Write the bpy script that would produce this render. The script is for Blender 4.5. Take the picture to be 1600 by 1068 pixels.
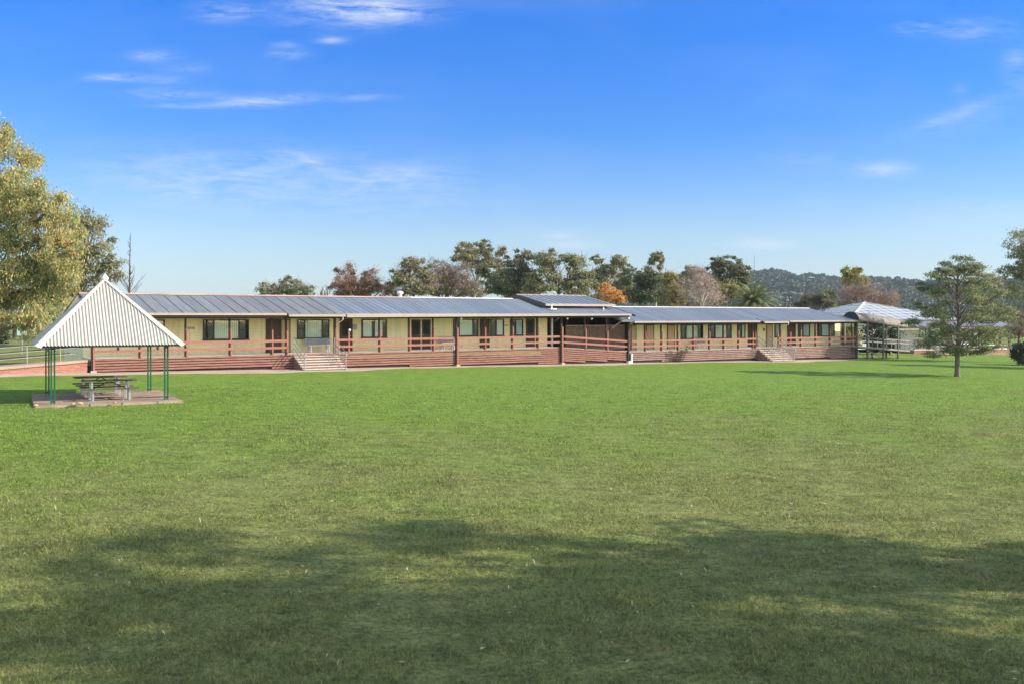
import bpy, math, random
import numpy as np
from mathutils import Vector, Matrix

for o in list(bpy.data.objects): bpy.data.objects.remove(o)
S = bpy.context.scene
COL = S.collection
R = math.radians
rng = np.random.default_rng(7)
random.seed(7)

# ---------------------------------------------------------------- camera
CZ = 3.5; F = 1500.0; HX = 800.0; HY = 494.0          # metres, focal length and vanishing centre in photo pixels
cam = bpy.data.cameras.new('camera'); camo = bpy.data.objects.new('camera', cam); COL.objects.link(camo)
camo.location = (0, 0, CZ); camo.rotation_euler = (R(90), 0, 0)
cam.sensor_width = 36; cam.lens = 33.75; cam.shift_y = -0.025
cam.clip_start = 0.1; cam.clip_end = 9000
S.camera = camo
S.view_settings.view_transform = 'Standard'; S.view_settings.look = 'None'
S.view_settings.exposure = 0.83; S.view_settings.gamma = 1

# ---------------------------------------------------------------- sun and sky
SUN_EL = R(28.5); SUN_AZ = R(96)                       # azimuth clockwise from +Y: from the right, a little behind the camera
sd = Vector((math.sin(SUN_AZ)*math.cos(SUN_EL), math.cos(SUN_AZ)*math.cos(SUN_EL), math.sin(SUN_EL)))
sl = bpy.data.lights.new('sun', 'SUN'); slo = bpy.data.objects.new('sun', sl); COL.objects.link(slo)
slo.rotation_euler = (-sd).to_track_quat('-Z', 'Y').to_euler(); slo.location = (60, -10, 60)
sl.energy = 3.8; sl.angle = R(0.53); sl.color = (1.0, 0.94, 0.84)

def N(nt, t, **kw):
    n = nt.nodes.new(t)
    for k, v in kw.items():
        if k in n.bl_rna.properties.keys(): setattr(n, k, v)
        else: n.inputs[k].default_value = v
    return n
def LK(nt, a, b): nt.links.new(a, b)
def math_(nt, op, a, b=None, c=None, clamp=False):
    n = nt.nodes.new('ShaderNodeMath'); n.operation = op; n.use_clamp = clamp
    for i, v in enumerate((a, b, c)):
        if v is None: continue
        if isinstance(v, (int, float)): n.inputs[i].default_value = v
        else: nt.links.new(v, n.inputs[i])
    return n.outputs[0]
def mixc(nt, f, a, b, blend='MIX'):
    n = nt.nodes.new('ShaderNodeMix'); n.data_type = 'RGBA'; n.blend_type = blend
    for s, v in ((n.inputs[0], f), (n.inputs[6], a), (n.inputs[7], b)):
        if isinstance(v, (int, float)): s.default_value = v
        elif isinstance(v, (tuple, list)): s.default_value = (*v[:3], 1)
        else: nt.links.new(v, s)
    return n.outputs[2]
def ramp(nt, f, stops):
    n = nt.nodes.new('ShaderNodeValToRGB'); cr = n.color_ramp
    while len(cr.elements) < len(stops): cr.elements.new(0.5)
    for e, (p, c) in zip(cr.elements, stops):
        e.position = p; e.color = (c, c, c, 1) if isinstance(c, (int, float)) else (*c, 1)
    nt.links.new(f, n.inputs[0]); return n.outputs[0]

def make_world():
    w = bpy.data.worlds.new('World'); S.world = w; w.use_nodes = True
    nt = w.node_tree; nt.nodes.clear()
    sky = N(nt, 'ShaderNodeTexSky', sky_type='NISHITA', sun_disc=False, sun_elevation=SUN_EL, sun_rotation=SUN_AZ,
            altitude=300, air_density=1.0, dust_density=0.6, ozone_density=2.2)
    tc = N(nt, 'ShaderNodeTexCoord'); sp = N(nt, 'ShaderNodeSeparateXYZ'); LK(nt, tc.outputs['Generated'], sp.inputs[0])
    X, Y, Z = sp.outputs
    up = math_(nt, 'MAXIMUM', Z, 0.0)
    # blue tinted sky, paler towards the horizon; zenith boosted as added fill light
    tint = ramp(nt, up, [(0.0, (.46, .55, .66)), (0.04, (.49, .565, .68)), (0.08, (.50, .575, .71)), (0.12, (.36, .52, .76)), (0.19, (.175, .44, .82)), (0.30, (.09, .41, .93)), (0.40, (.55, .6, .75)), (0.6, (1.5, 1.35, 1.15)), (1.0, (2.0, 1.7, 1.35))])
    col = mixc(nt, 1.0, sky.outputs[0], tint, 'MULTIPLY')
    # sky behind the viewer brightened and warmed: added fill for the facade
    back_fill = mixc(nt, 1.0, sky.outputs[0], (1.9, 1.6, 1.3), 'MULTIPLY'); col = mixc(nt, math_(nt, 'MULTIPLY', Y, -2.2, None, True), col, back_fill)
    # wisps of cirrus, in directions of the sky
    Ys = math_(nt, 'MAXIMUM', Y, 0.05)
    a = math_(nt, 'DIVIDE', X, Ys); e = math_(nt, 'DIVIDE', Z, Ys)
    vec = N(nt, 'ShaderNodeCombineXYZ'); LK(nt, a, vec.inputs[0]); LK(nt, e, vec.inputs[1])
    def noise(sx, sy, sc, det, dist=0.0, off=0.0):
        mp = N(nt, 'ShaderNodeMapping'); LK(nt, vec.outputs[0], mp.inputs[0]); mp.inputs['Scale'].default_value = (sx, sy, 1); mp.inputs['Location'].default_value = (off, off, 0)
        n = N(nt, 'ShaderNodeTexNoise', Scale=sc, Detail=det, Roughness=0.62, Distortion=dist); LK(nt, mp.outputs[0], n.inputs['Vector']); return n.outputs[0]
    n1 = noise(1.0, 5.0, 16.0, 7.0, 0.8); n2 = noise(1.0, 3.0, 4.0, 3.0, 0.2, 4.3); n3 = noise(1.6, 9.0, 30.0, 6.0, 0.9, 1.7)
    tot = None
    W = [  # photo column, row, half widths, strength
        (350, 19, 42, 13, .75), (545, 12, 100, 26, 1.0), (610, 20, 60, 16, .5), (240, 88, 34, 9, .75), (178, 121, 48, 6, .85), (272, 147, 60, 8, .75),
        (395, 158, 50, 9, .75), (300, 165, 70, 5, .45), (470, 153, 70, 8, .4), (450, 86, 26, 8, .6), (518, 63, 22, 6, .6), (445, 70, 20, 7, .4),
        (575, 152, 40, 6, .35), (290, 108, 40, 9, .3), (255, 125, 40, 7, .3),
        (330, 275, 200, 42, .5), (520, 310, 240, 30, .3), (630, 275, 80, 22, .5), (460, 250, 90, 14, .28), (1425, 43, 24, 9, .55), (1515, 46, 60, 15, .5), (1590, 105, 22, 26, .5),
        (1190, 381, 42, 8, 1.1), (905, 382, 40, 6, .8), (875, 368, 26, 5, .7), (1380, 266, 44, 12, .7), (1530, 335, 130, 22, .3), (1255, 248, 50, 9, .22), (1270, 318, 40, 14, .2)]
    for (x, y, wx, wy, st) in W:
        dx = math_(nt, 'MULTIPLY', math_(nt, 'SUBTRACT', a, (x-HX)/F), F/wx); dy = math_(nt, 'MULTIPLY', math_(nt, 'SUBTRACT', e, (HY-y)/F), F/wy)
        d = math_(nt, 'ADD', math_(nt, 'MULTIPLY', dx, dx), math_(nt, 'MULTIPLY', dy, dy))
        g = math_(nt, 'MULTIPLY', math_(nt, 'EXPONENT', math_(nt, 'MULTIPLY', d, -1.0)), st)
        tot = g if tot is None else math_(nt, 'ADD', tot, g)
    # slanting streaks at the right
    for (x0, y0, x1, y1, wd, st) in [(1420, 205, 1610, 135, 10, .3), (1430, 215, 1600, 165, 22, .2), (1490, 135, 1510, 150, 12, .25), (450, 240, 525, 272, 8, .25)]:
        ux, uy = x1-x0, -(y1-y0); ln = math.hypot(ux, uy); ux, uy = ux/ln, uy/ln
        dx = math_(nt, 'SUBTRACT', a, ((x0+x1)/2-HX)/F); dy = math_(nt, 'SUBTRACT', e, (HY-(y0+y1)/2)/F)
        p = math_(nt, 'MULTIPLY', math_(nt, 'ADD', math_(nt, 'MULTIPLY', dx, ux), math_(nt, 'MULTIPLY', dy, uy)), F/(ln*.45))
        q = math_(nt, 'MULTIPLY', math_(nt, 'ADD', math_(nt, 'MULTIPLY', dx, -uy), math_(nt, 'MULTIPLY', dy, ux)), F/wd)
        d = math_(nt, 'ADD', math_(nt, 'MULTIPLY', p, p), math_(nt, 'MULTIPLY', q, q))
        tot = math_(nt, 'ADD', tot, math_(nt, 'MULTIPLY', math_(nt, 'EXPONENT', math_(nt, 'MULTIPLY', d, -1.0)), st))
    brk = math_(nt, 'ADD', math_(nt, 'MULTIPLY', n1, 0.75), math_(nt, 'MULTIPLY', n3, 0.35))
    f = math_(nt, 'MULTIPLY', tot, math_(nt, 'MULTIPLY', math_(nt, 'SUBTRACT', brk, 0.42, None, True), 3.6), None, True)
    veil = math_(nt, 'MULTIPLY', math_(nt, 'SUBTRACT', n2, 0.46, None, True), 0.22)
    f = math_(nt, 'ADD', f, veil, None, True)
    col = mixc(nt, math_(nt, 'MULTIPLY', f, 0.8), col, (3.3, 3.6, 4.0))
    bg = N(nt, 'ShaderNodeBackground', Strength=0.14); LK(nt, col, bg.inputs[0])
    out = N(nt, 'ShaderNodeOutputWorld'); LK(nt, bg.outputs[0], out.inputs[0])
make_world()

# ---------------------------------------------------------------- helpers
def at(px, py, Y): return Vector(((px-HX)/F*Y, Y, CZ+(HY-py)/F*Y))
def gz(x):                                              # the lawn falls gently to the right
    return -0.018*max(-60.0, min(60.0, x))
def tag(o, label=None, cat=None, group=None, kind=None):
    if label: o['label'] = label
    if cat: o['category'] = cat
    if group: o['group'] = group
    if kind: o['kind'] = kind
    return o
def empty(name, loc, rz=0.0):
    o = bpy.data.objects.new(name, None); COL.objects.link(o); o.location = loc; o.rotation_euler = (0, 0, rz); o.empty_display_size = .3
    return o
def np_mesh(name, V, Fc, mats, smooth=False, mi=None):
    """mesh from vertex array and an (n,k) face array"""
    V = np.asarray(V, dtype=np.float32); Fc = np.asarray(Fc, dtype=np.int32)
    me = bpy.data.meshes.new(name); me.vertices.add(len(V)); me.vertices.foreach_set('co', V.ravel())
    k = Fc.shape[1]; me.loops.add(Fc.size); me.loops.foreach_set('vertex_index', Fc.ravel())
    me.polygons.add(len(Fc)); me.polygons.foreach_set('loop_start', np.arange(0, Fc.size, k, dtype=np.int32))
    if mi is not None: me.polygons.foreach_set('material_index', np.asarray(mi, dtype=np.int32))
    if smooth: me.polygons.foreach_set('use_smooth', np.ones(len(Fc), dtype=bool))
    for m in mats: me.materials.append(m)
    me.update(calc_edges=True); return me
def link(name, me, parent=None, loc=None):
    o = bpy.data.objects.new(name, me); COL.objects.link(o)
    if parent: o.parent = parent
    if loc is not None: o.location = loc
    return o

OFF = {}
class MB:
    def __init__(self): self.v = []; self.f = []; self.sm = []
    def add(self, vs, fs, smooth=False):
        b = len(self.v); self.v += [tuple(p) for p in vs]; self.f += [tuple(i+b for i in q) for q in fs]; self.sm += [smooth]*len(fs); return self
    def box(self, x0, x1, y0, y1, z0, z1):
        vs = [(x0,y0,z0),(x1,y0,z0),(x1,y1,z0),(x0,y1,z0),(x0,y0,z1),(x1,y0,z1),(x1,y1,z1),(x0,y1,z1)]
        return self.add(vs, [(0,3,2,1),(4,5,6,7),(0,1,5,4),(1,2,6,5),(2,3,7,6),(3,0,4,7)])
    def hexa(self, lo, hi):                              # 4 bottom points, 4 top points
        return self.add(list(lo)+list(hi), [(0,3,2,1),(4,5,6,7),(0,1,5,4),(1,2,6,5),(2,3,7,6),(3,0,4,7)])
    def bar(self, p, q, w, h, up=(0,0,1)):               # rectangular bar between two points
        p = Vector(p); q = Vector(q); d = (q-p).normalized(); u = Vector(up)
        if abs(d.dot(u)) > .98: u = Vector((0,1,0))
        s = d.cross(u).normalized(); u = s.cross(d)
        c = [s*(w/2)*a+u*(h/2)*b for a, b in ((-1,-1),(1,-1),(1,1),(-1,1))]
        return self.add([p+k for k in c]+[q+k for k in c], [(0,1,2,3),(7,6,5,4),(0,4,5,1),(1,5,6,2),(2,6,7,3),(3,7,4,0)])
    def tube(self, pts, rad, n=8, cap=True):
        pts = [Vector(p) for p in pts]
        rr = rad if isinstance(rad, (list, tuple)) else [rad]*len(pts)
        vs = []; b = None
        for i, p in enumerate(pts):
            d = (pts[min(i+1, len(pts)-1)]-pts[max(i-1, 0)]).normalized()
            if b is None: b = d.cross(Vector((0,0,1)) if abs(d.z) < .9 else Vector((1,0,0))).normalized()
            b = (b-d*b.dot(d)).normalized(); c = d.cross(b)
            for k in range(n):
                t = 2*math.pi*k/n; vs.append(p+(b*math.cos(t)+c*math.sin(t))*rr[i])
        fs = [(i*n+k, i*n+(k+1) % n, (i+1)*n+(k+1) % n, (i+1)*n+k) for i in range(len(pts)-1) for k in range(n)]
        self.add(vs, fs, True)
        if cap: self.add(vs[:n], [tuple(range(n))[::-1]]); self.add(vs[-n:], [tuple(range(n))])
        return self
    def build(self, name, mat, parent=None, label=None):
        me = bpy.data.meshes.new(name)
        q = parent; off = None
        while q is not None and off is None: off = OFF.get(q.name); q = q.parent
        vs = self.v if off is None else [(x-off[0], y-off[1], z-off[2]) for x, y, z in self.v]
        me.from_pydata(vs, [], self.f); me.polygons.foreach_set('use_smooth', self.sm)
        me.materials.append(mat); me.update()
        o = link(name, me, parent)
        if label: o['label'] = label
        return o

# ---------------------------------------------------------------- materials
def newmat(name):
    m = bpy.data.materials.new(name); m.use_nodes = True; nt = m.node_tree; nt.nodes.clear()
    out = N(nt, 'ShaderNodeOutputMaterial'); return m, nt, out
def lin(r, g, b):                                       # sRGB 0-255 -> linear
    return tuple(((c/255+.055)/1.055)**2.4 if c > 10 else c/255/12.92 for c in (r, g, b))
def P(name, col, rough=.7, metal=0.0, var=.18, scale=3.0, bump=0.0, bscale=40.0, stretch=(1,1,1), spec=.4, grime=None, gamt=.4, gscale=1.2):
    m, nt, out = newmat(name)
    b = N(nt, 'ShaderNodeBsdfPrincipled', Roughness=rough, Metallic=metal); b.inputs['Specular IOR Level'].default_value = spec
    tc = N(nt, 'ShaderNodeTexCoord'); mp = N(nt, 'ShaderNodeMapping'); mp.inputs['Scale'].default_value = stretch; LK(nt, tc.outputs['Object'], mp.inputs[0])
    n = N(nt, 'ShaderNodeTexNoise', Scale=scale, Detail=5.0, Roughness=.65); LK(nt, mp.outputs[0], n.inputs['Vector'])
    f = ramp(nt, n.outputs[0], [(.3, 0.0), (.7, 1.0)])
    c = mixc(nt, f, tuple(x*(1-var) for x in col), tuple(min(1, x*(1+var)) for x in col))
    if grime:
        n2 = N(nt, 'ShaderNodeTexNoise', Scale=gscale, Detail=6.0, Roughness=.7); LK(nt, mp.outputs[0], n2.inputs['Vector'])
        c = mixc(nt, math_(nt, 'MULTIPLY', ramp(nt, n2.outputs[0], [(.45, 0.0), (.7, 1.0)]), gamt), c, grime)
    LK(nt, c, b.inputs['Base Color'])
    if bump:
        n3 = N(nt, 'ShaderNodeTexNoise', Scale=bscale, Detail=4.0); LK(nt, mp.outputs[0], n3.inputs['Vector'])
        bp = N(nt, 'ShaderNodeBump', Strength=bump, Distance=.02); LK(nt, n3.outputs[0], bp.inputs['Height']); LK(nt, bp.outputs[0], b.inputs['Normal'])
    LK(nt, b.outputs[0], out.inputs[0]); return m

def roof_mat(name, col, period, rough=.42, metal=.35, dirt=(.12,.12,.13), damt=.5, bump=.5):
    """ribbed steel sheet: ribs run up the slope, weathering in sheet-wide streaks (u = object X)"""
    m, nt, out = newmat(name)
    b = N(nt, 'ShaderNodeBsdfPrincipled', Roughness=rough, Metallic=metal)
    tc = N(nt, 'ShaderNodeTexCoord'); sp = N(nt, 'ShaderNodeSeparateXYZ'); LK(nt, tc.outputs['Object'], sp.inputs[0])
    sh = math_(nt, 'FLOOR', math_(nt, 'DIVIDE', sp.outputs[0], .78))
    wn = N(nt, 'ShaderNodeTexWhiteNoise', noise_dimensions='1D'); LK(nt, sh, wn.inputs['W'])
    mp = N(nt, 'ShaderNodeMapping'); mp.inputs['Scale'].default_value = (6, .6, .6); LK(nt, tc.outputs['Object'], mp.inputs[0])
    n = N(nt, 'ShaderNodeTexNoise', Scale=1.0, Detail=6.0, Roughness=.7); LK(nt, mp.outputs[0], n.inputs['Vector'])
    c = mixc(nt, wn.outputs[0], tuple(x*.88 for x in col), tuple(x*1.1 for x in col))
    c = mixc(nt, math_(nt, 'MULTIPLY', ramp(nt, n.outputs[0], [(.42, 0.0), (.75, 1.0)]), damt), c, dirt)
    # rows of roofing screws along the purlins
    row = math_(nt, 'LESS_THAN', math_(nt, 'ABSOLUTE', math_(nt, 'SUBTRACT', math_(nt, 'FRACT', math_(nt, 'DIVIDE', sp.outputs[1], .9)), .5)), .03)
    scr = math_(nt, 'LESS_THAN', math_(nt, 'FRACT', math_(nt, 'DIVIDE', sp.outputs[0], .152)), .4)
    c = mixc(nt, math_(nt, 'MULTIPLY', math_(nt, 'MULTIPLY', row, scr), .35), c, (.06,.06,.07))
    LK(nt, c, b.inputs['Base Color'])
    w = math_(nt, 'SINE', math_(nt, 'MULTIPLY', sp.outputs[0], 2*math.pi/period))
    bp = N(nt, 'ShaderNodeBump', Strength=bump, Distance=.012); LK(nt, w, bp.inputs['Height']); LK(nt, bp.outputs[0], b.inputs['Normal'])
    LK(nt, b.outputs[0], out.inputs[0]); return m

def wall_mat(name, col):
    m, nt, out = newmat(name)
    b = N(nt, 'ShaderNodeBsdfPrincipled', Roughness=.75)
    tc = N(nt, 'ShaderNodeTexCoord'); sp = N(nt, 'ShaderNodeSeparateXYZ'); LK(nt, tc.outputs['Object'], sp.inputs[0])
    fr = math_(nt, 'FRACT', math_(nt, 'DIVIDE', sp.outputs[2], .19))
    n = N(nt, 'ShaderNodeTexNoise', Scale=.8, Detail=5.0); LK(nt, tc.outputs['Object'], n.inputs['Vector'])
    c = mixc(nt, n.outputs[0], tuple(x*.88 for x in col), tuple(x*1.1 for x in col))
    c = mixc(nt, math_(nt, 'MULTIPLY', math_(nt, 'LESS_THAN', fr, .06), .35), c, tuple(x*.4 for x in col))
    mp = N(nt, 'ShaderNodeMapping'); mp.inputs['Scale'].default_value = (3.5, 3.5, .5); LK(nt, tc.outputs['Object'], mp.inputs[0])
    n2 = N(nt, 'ShaderNodeTexNoise', Scale=1.0, Detail=6.0, Roughness=.7); LK(nt, mp.outputs[0], n2.inputs['Vector'])
    c = mixc(nt, 1.0, c, ramp(nt, n2.outputs[0], [(.35, 1.0), (.7, .8)]), 'MULTIPLY')
    LK(nt, c, b.inputs['Base Color'])
    bp = N(nt, 'ShaderNodeBump', Strength=.5, Distance=.02); LK(nt, math_(nt, 'SUBTRACT', 1.0, fr), bp.inputs['Height']); LK(nt, bp.outputs[0], b.inputs['Normal'])
    LK(nt, b.outputs[0], out.inputs[0]); return m

def brick_mat(name):
    m, nt, out = newmat(name); b = N(nt, 'ShaderNodeBsdfPrincipled', Roughness=.9)
    tc = N(nt, 'ShaderNodeTexCoord'); sp = N(nt, 'ShaderNodeSeparateXYZ'); LK(nt, tc.outputs['Object'], sp.inputs[0])
    cb = N(nt, 'ShaderNodeCombineXYZ'); LK(nt, math_(nt, 'ADD', sp.outputs[0], sp.outputs[1]), cb.inputs[0]); LK(nt, sp.outputs[2], cb.inputs[1])
    br = N(nt, 'ShaderNodeTexBrick', Scale=1.0); br.inputs['Brick Width'].default_value = .24; br.inputs['Row Height'].default_value = .086; br.inputs['Mortar Size'].default_value = .01
    br.inputs['Color1'].default_value = (*lin(190,110,85), 1); br.inputs['Color2'].default_value = (*lin(150,80,65), 1); br.inputs['Mortar'].default_value = (*lin(170,150,130), 1)
    LK(nt, cb.outputs[0], br.inputs['Vector'])
    n = N(nt, 'ShaderNodeTexNoise', Scale=1.5, Detail=6.0); LK(nt, tc.outputs['Object'], n.inputs['Vector'])
    LK(nt, mixc(nt, ramp(nt, n.outputs[0], [(.4, 0.0), (.75, .5)]), br.outputs[0], (.25,.2,.16)), b.inputs['Base Color'])
    LK(nt, b.outputs[0], out.inputs[0]); return m

def glass_mat():
    m, nt, out = newmat('window_glass')
    t = N(nt, 'ShaderNodeBsdfTransparent', Color=(.93,.96,.95,1)); g = N(nt, 'ShaderNodeBsdfGlossy', Roughness=.03, Color=(.9,.95,1,1))
    fr = N(nt, 'ShaderNodeLayerWeight', Blend=.5); mx = N(nt, 'ShaderNodeMixShader')
    LK(nt, math_(nt, 'MULTIPLY_ADD', math_(nt, 'POWER', fr.outputs['Facing'], 5.0), .9, .06), mx.inputs[0]); LK(nt, t.outputs[0], mx.inputs[1]); LK(nt, g.outputs[0], mx.inputs[2]); LK(nt, mx.outputs[0], out.inputs[0]); return m

def curtain_mat(name, col):
    m, nt, out = newmat(name); b = N(nt, 'ShaderNodeBsdfPrincipled', Roughness=.9)
    tc = N(nt, 'ShaderNodeTexCoord'); sp = N(nt, 'ShaderNodeSeparateXYZ'); LK(nt, tc.outputs['Object'], sp.inputs[0])
    fr = math_(nt, 'FRACT', math_(nt, 'DIVIDE', sp.outputs[0], .127))
    c = mixc(nt, math_(nt, 'LESS_THAN', fr, .14), col, tuple(x*.55 for x in col)); LK(nt, c, b.inputs['Base Color'])
    LK(nt, b.outputs[0], out.inputs[0]); return m

def leaf_mat(name, stops, nscale=.5, trans=.3, rough=.55):
    m, nt, out = newmat(name)
    ge = N(nt, 'ShaderNodeNewGeometry'); tc = N(nt, 'ShaderNodeTexCoord')
    n = N(nt, 'ShaderNodeTexNoise', Scale=nscale, Detail=3.0); LK(nt, tc.outputs['Object'], n.inputs['Vector'])
    f = math_(nt, 'ADD', math_(nt, 'MULTIPLY', ge.outputs['Random Per Island'], .5), math_(nt, 'MULTIPLY', n.outputs[0], .5))
    c = ramp(nt, math_(nt, 'MULTIPLY_ADD', math_(nt, 'SUBTRACT', f, .5), 1.6, .5, True), stops)
    d = N(nt, 'ShaderNodeBsdfPrincipled', Roughness=rough); d.inputs['Specular IOR Level'].default_value = .35; LK(nt, c, d.inputs['Base Color'])
    t = N(nt, 'ShaderNodeBsdfTranslucent'); LK(nt, c, t.inputs[0])
    mx = N(nt, 'ShaderNodeMixShader', Fac=trans); LK(nt, d.outputs[0], mx.inputs[1]); LK(nt, t.outputs[0], mx.inputs[2]); LK(nt, mx.outputs[0], out.inputs[0]); return m

def lawn_colour(nt, pos, blade=False):
    """colour of the turf from its place: lush by the building, worn and straw-coloured in the open"""
    sp = N(nt, 'ShaderNodeSeparateXYZ'); LK(nt, pos, sp.inputs[0])
    def nz(sc, det=4.0, rough=.6, st=(1,1,1)):
        mp = N(nt, 'ShaderNodeMapping'); mp.inputs['Scale'].default_value = st; LK(nt, pos, mp.inputs[0])
        n = N(nt, 'ShaderNodeTexNoise', Scale=sc, Detail=det, Roughness=rough); LK(nt, mp.outputs[0], n.inputs['Vector']); return n.outputs[0]
    edge = math_(nt, 'DIVIDE', math_(nt, 'SUBTRACT', math_(nt, 'SUBTRACT', sp.outputs[1], math_(nt, 'MULTIPLY', sp.outputs[0], .55)), 25.0), 22.0)
    edge = math_(nt, 'MINIMUM', edge, 1.1)
    big = nz(.11, 5.0); mid = nz(.55, 6.0, .7); fine = nz(3.2, 6.0, .75); tiny = nz(14.0, 4.0, .7)
    t = math_(nt, 'ADD', edge, math_(nt, 'MULTIPLY', math_(nt, 'SUBTRACT', big, .5), 2.0))
    t = math_(nt, 'ADD', t, math_(nt, 'MULTIPLY', math_(nt, 'SUBTRACT', mid, .5), 1.7))
    t = math_(nt, 'ADD', t, math_(nt, 'MULTIPLY', math_(nt, 'SUBTRACT', fine, .5), 1.3))
    t = math_(nt, 'SUBTRACT', t, math_(nt, 'MULTIPLY', math_(nt, 'DIVIDE', math_(nt, 'SUBTRACT', sp.outputs[1], 88.0), 30.0, None, True), 1.1))
    t = math_(nt, 'SUBTRACT', t, math_(nt, 'MULTIPLY', math_(nt, 'MULTIPLY', math_(nt, 'DIVIDE', math_(nt, 'SUBTRACT', -23.0, sp.outputs[0]), 6.0, None, True), math_(nt, 'DIVIDE', math_(nt, 'SUBTRACT', sp.outputs[1], 52.0), 5.0, None, True)), 1.6))
    t = math_(nt, 'ADD', t, .45, None, True)
    green = mixc(nt, ramp(nt, fine, [(.3, 0.0), (.7, 1.0)]), lin(92,122,40), lin(132,154,60))
    straw = mixc(nt, ramp(nt, fine, [(.3, 0.0), (.7, 1.0)]), lin(104,112,56), lin(150,146,90))
    c = mixc(nt, math_(nt, 'MULTIPLY_ADD', t, .86, .1), straw, green)
    bare = math_(nt, 'MULTIPLY', math_(nt, 'MULTIPLY', ramp(nt, mid, [(.54, 0.0), (.68, 1.0)]), ramp(nt, fine, [(.44, 0.0), (.62, 1.0)])), math_(nt, 'SUBTRACT', 1.0, math_(nt, 'MULTIPLY', t, .75)))
    c = mixc(nt, math_(nt, 'MULTIPLY', bare, .85), c, lin(128,108,78))
    patch = ramp(nt, nz(1.1, 7.0, .75, (1, 1.6, 1)), [(.3, .58), (.48, .98), (.7, 1.25)])
    spk = mixc(nt, 1.0, ramp(nt, tiny, [(.3, .42), (.5, 1.0), (.72, 1.5)]), patch, 'MULTIPLY')
    return mixc(nt, 1.0, c, spk, 'MULTIPLY'), tiny, fine

def lawn_mat():
    m, nt, out = newmat('turf'); b = N(nt, 'ShaderNodeBsdfPrincipled', Roughness=.9); b.inputs['Specular IOR Level'].default_value = .15
    tc = N(nt, 'ShaderNodeTexCoord'); c, tiny, fine = lawn_colour(nt, tc.outputs['Object']); LK(nt, c, b.inputs['Base Color'])
    h = math_(nt, 'ADD', math_(nt, 'MULTIPLY', tiny, .5), math_(nt, 'MULTIPLY', fine, .8))
    bp = N(nt, 'ShaderNodeBump', Strength=.9, Distance=.12); LK(nt, h, bp.inputs['Height']); LK(nt, bp.outputs[0], b.inputs['Normal'])
    LK(nt, b.outputs[0], out.inputs[0]); return m
def blade_mat():
    m, nt, out = newmat('grass_blade'); b = N(nt, 'ShaderNodeBsdfPrincipled', Roughness=.6); b.inputs['Specular IOR Level'].default_value = .25
    tc = N(nt, 'ShaderNodeTexCoord'); ge = N(nt, 'ShaderNodeNewGeometry'); c, tiny, fine = lawn_colour(nt, tc.outputs['Object'])
    rv = ge.outputs['Random Per Island']
    c = mixc(nt, math_(nt, 'MULTIPLY', ramp(nt, rv, [(.7, 0.0), (.85, 1.0)]), .55), c, lin(172,160,110))
    c = mixc(nt, 1.0, c, ramp(nt, math_(nt, 'FRACT', math_(nt, 'MULTIPLY', rv, 7.3)), [(0, .5), (1, 1.6)]), 'MULTIPLY')
    LK(nt, c, b.inputs['Base Color'])
    t = N(nt, 'ShaderNodeBsdfTranslucent'); LK(nt, c, t.inputs[0]); mx = N(nt, 'ShaderNodeMixShader', Fac=.3)
    LK(nt, b.outputs[0], mx.inputs[1]); LK(nt, t.outputs[0], mx.inputs[2]); LK(nt, mx.outputs[0], out.inputs[0]); return m

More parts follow.
